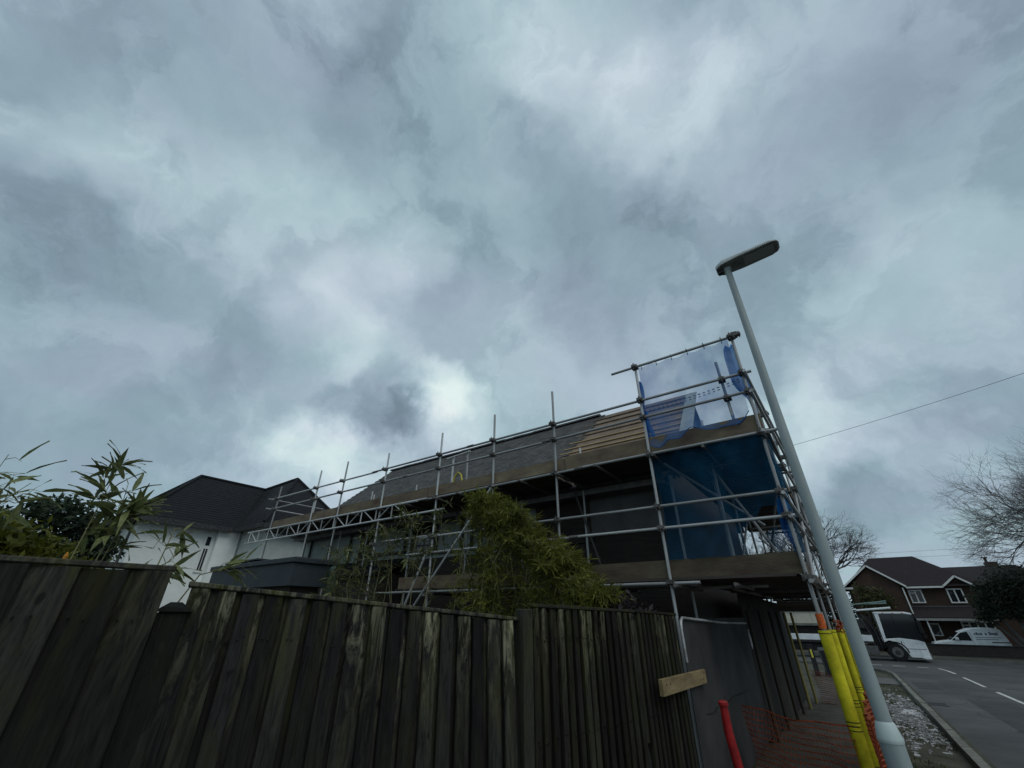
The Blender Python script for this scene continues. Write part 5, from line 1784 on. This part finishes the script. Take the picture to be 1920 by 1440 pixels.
shrub('evergreen_tree', 'dark flat-topped evergreen tree behind the left fence', 'tree', (-13.8, 1.7, .32),
      [(0, 0, 3.25, 1.0, .8, .42), (.1, .65, 3.0, .8, .5, .35), (-.2, -.9, 2.9, .9, .7, .4), (.2, .9, 2.6, .8, .5, .4), (0, .0, 2.5, 1.1, 1.2, .6), (.3, -1.6, 2.6, .8, .6, .45), (0, -.1, 1.8, 1.0, 1.3, .5), (.2, -.2, 1.2, 1.0, 1.3, .6)], 16000, .065, LEAF_D, 91, .14, .3)
shrub('shrub', 'yellow-green strappy shrub behind the nearest fence panel', 'shrub', (-6.6, .42, 0),
      [(0, 0, 2.25, .35, .45, .30), (.1, -.35, 2.3, .3, .4, .28), (.0, .3, 2.12, .3, .35, .22), (.1, .65, 1.98, .3, .3, .2), (-.1, .5, 2.25, .25, .22, .12), (.2, 0, 1.8, .4, .8, .3)], 5600, .045, LEAF_Y, 92, .03, .2)
shrub('shrub', 'brown-green twiggy shrub low between the evergreen and the fence', 'shrub', (-8.2, 1.35, 0),
      [(0, 0, 1.95, .5, .5, .5), (.2, .5, 1.8, .5, .4, .45), (-.1, -.5, 1.8, .5, .5, .5), (0, .2, 1.3, .6, .9, .5)], 5000, .04, LEAF_O, 93, .04, .2)
sg = MB()
for k in range(16):
    a = rnd.uniform(-1, 1)
    sg.tube([(jit(.1), -.1 + jit(.2), 0), (jit(.2), a * .2, 1.2), (jit(.3), a * .45, 1.75), (jit(.35), a * .85, 1.85 + jit(.12)), (jit(.4), a * 1.15, 1.7)], [.012, .012, .011, .009, .003], 4)
tag(sg.obj('grass_stems', mat('straw_stem', (.17, .17, .08), .8, .3, 5, (.27, .26, .14)), None, True, (-6.0, .75, 0)), 'arching straw-coloured stems in front of the dark evergreen', 'plant')
fl = thing('flower', 'small orange bloom at the top of the left fence', 'flower', (-4.6, .72, 0))
MB().tube([(0, 0, 0), (0, 0, 1.93)], .006, 5).obj('stem', CULM, fl)
MB().tube([(0, 0, 1.93), (0, 0, 1.96), (.005, 0, 2.01), (0, 0, 2.04)], [.006, .018, .014, .004], 7).obj('bloom', mat('orange_bloom', (.50, .22, .02), .7, .3, 20), fl)
shrub('shrub', 'small dark purple-leaved shrub under the lower deck right of the bamboo', 'shrub', (-2.55, 6.35, 0),
      [(0, 0, 1.75, .25, .25, .25), (.2, .1, 1.6, .22, .22, .25), (-.25, 0, 1.5, .25, .25, .3), (.0, 0, 1.1, .35, .35, .5)], 1100, .045, LEAF_P, 94, .02, .3)
shrub('shrub', 'olive bushy shrub against the gable of the brick house', 'shrub', (2.0, 50.2, G(50)),
      [(-.6, 0, 4.3, .8, .7, .8), (.4, 0, 4.1, .8, .7, .7), (.9, -.1, 3.6, .7, .6, .7), (-.2, 0, 3.4, 1.3, .9, .8), (0, 0, 2.2, 1.2, .9, 1.2)], 2600, .12, LEAF_O, 95, .08, .3)
shrub('evergreen_tree', 'broad almost black evergreen hiding the front of the right hand house', 'tree', (9.5, 47.4, G(47)),
      [(0, 0, 4.2, 1.5, 1.2, 1.3), (1.0, 0, 4.8, 1.5, 1.2, 1.2), (-1.2, 0, 3.5, 1.0, 1.0, .9), (1.8, 0, 4.0, 1.6, 1.2, 1.5), (0, 0, 3.0, 1.9, 1.3, .8), (1.6, 0, 2.7, 1.8, 1.2, .9), (-1.5, .2, 2.5, .9, .9, .6)], 18000, .10, LEAF_D, 96, .16, .15)
shrub('hedge', 'tall dark hedge behind the lorry left of the brick house', 'hedge', (-6, 57, G(57)),
      [(k * 1.5 - 4.5, (k % 2) * .5, 2.6 + .5 * math.sin(k * 2.1), 1.3, .9, 1.9) for k in range(8)] + [(5.2, 0, 3.4, 1.1, .9, 1.5)], 9000, .12, LEAF_D, 98, .09, .2)
shrub('shrub', 'dark green bush beyond the lamp post at the road corner', 'shrub', (-.35, 33.0, G(33)),
      [(0, 0, .5, .5, .5, .5), (-.5, .2, .6, .5, .5, .55), (.3, .2, .9, .4, .4, .45)], 900, .07, GREENPL, 97, .03, .3)


def bare_tree(label, loc, h, seed, spread=.55, depth=7, r0=.22, up=.25, kids=(2, 3), lean=(0, 0, 0), decay=.80, group=None):
    rr = random.Random(seed)
    t = thing('bare_tree', label, 'tree', loc, 0, group)
    tr, br = MB(), MB()

    def grow(p, d, L, r, lev):
        d = d.normalized()
        mid = p + d * L * .5 + Vector((rr.gauss(0, .05), rr.gauss(0, .05), rr.gauss(0, .03))) * L
        e_ = p + (d + Vector((rr.gauss(0, .12), rr.gauss(0, .12), rr.gauss(.03, .1)))) * L
        (tr if lev < 2 else br).tube([p, mid, e_], [r, r * .85, r * .70], 7 if lev < 2 else (5 if lev < 4 else 3), False)
        if lev >= depth:
            return
        n = rr.randint(*kids) + (1 if lev < 2 else 0)
        for k in range(n):
            a = rr.uniform(0, 6.283)
            o_ = d.orthogonal().normalized()
            s_ = d.cross(o_)
            off = (o_ * math.cos(a) + s_ * math.sin(a)) * spread * rr.uniform(.6, 1.5)
            nd = d + off + Vector((0, 0, up)) + Vector(lean)
            q = mid.lerp(e_, rr.uniform(.2, 1)) if k else e_
            grow(q, nd, L * decay * rr.uniform(.75, 1.15), r * .62, lev + 1)

    grow(Vector((0, 0, -.2)), Vector((0, 0, 1)), h * .26, r0, 0)
    tr.obj('trunk', BARK, t, True)
    br.obj('branches', BARK, t)
    return t


bare_tree('bare winter tree with a rounded crown behind the lamp post and scaffolding', (-.9, 60, G(60)), 15.5, 13, .60, 7, .22, .08, (3, 3), (.05, 0, 0), .78)
bare_tree('bare winter tree seen through the opening in the blue net', (-6.6, 62, G(60)), 13.5, 14, .58, 8, .19, .12, (2, 3), (0, 0, 0), .78)
bare_tree('large pale bare tree reaching in at the right edge over the roofs', (16.3, 41, G(41)), 13.0, 21, .66, 8, .20, .03, (2, 4), (-.08, 0, 0), .79)
bare_tree('smaller bare tree left of the brick house gable', (-3.0, 54, G(54)), 9.0, 27, .6, 7, .18, .12, (2, 3), (.04, 0, 0), .80)

for o in scene.objects:
    if o.type == 'MESH' and o.get('label') is None and o.parent is None and o.get('kind') is None:
        o['kind'] = 'structure'
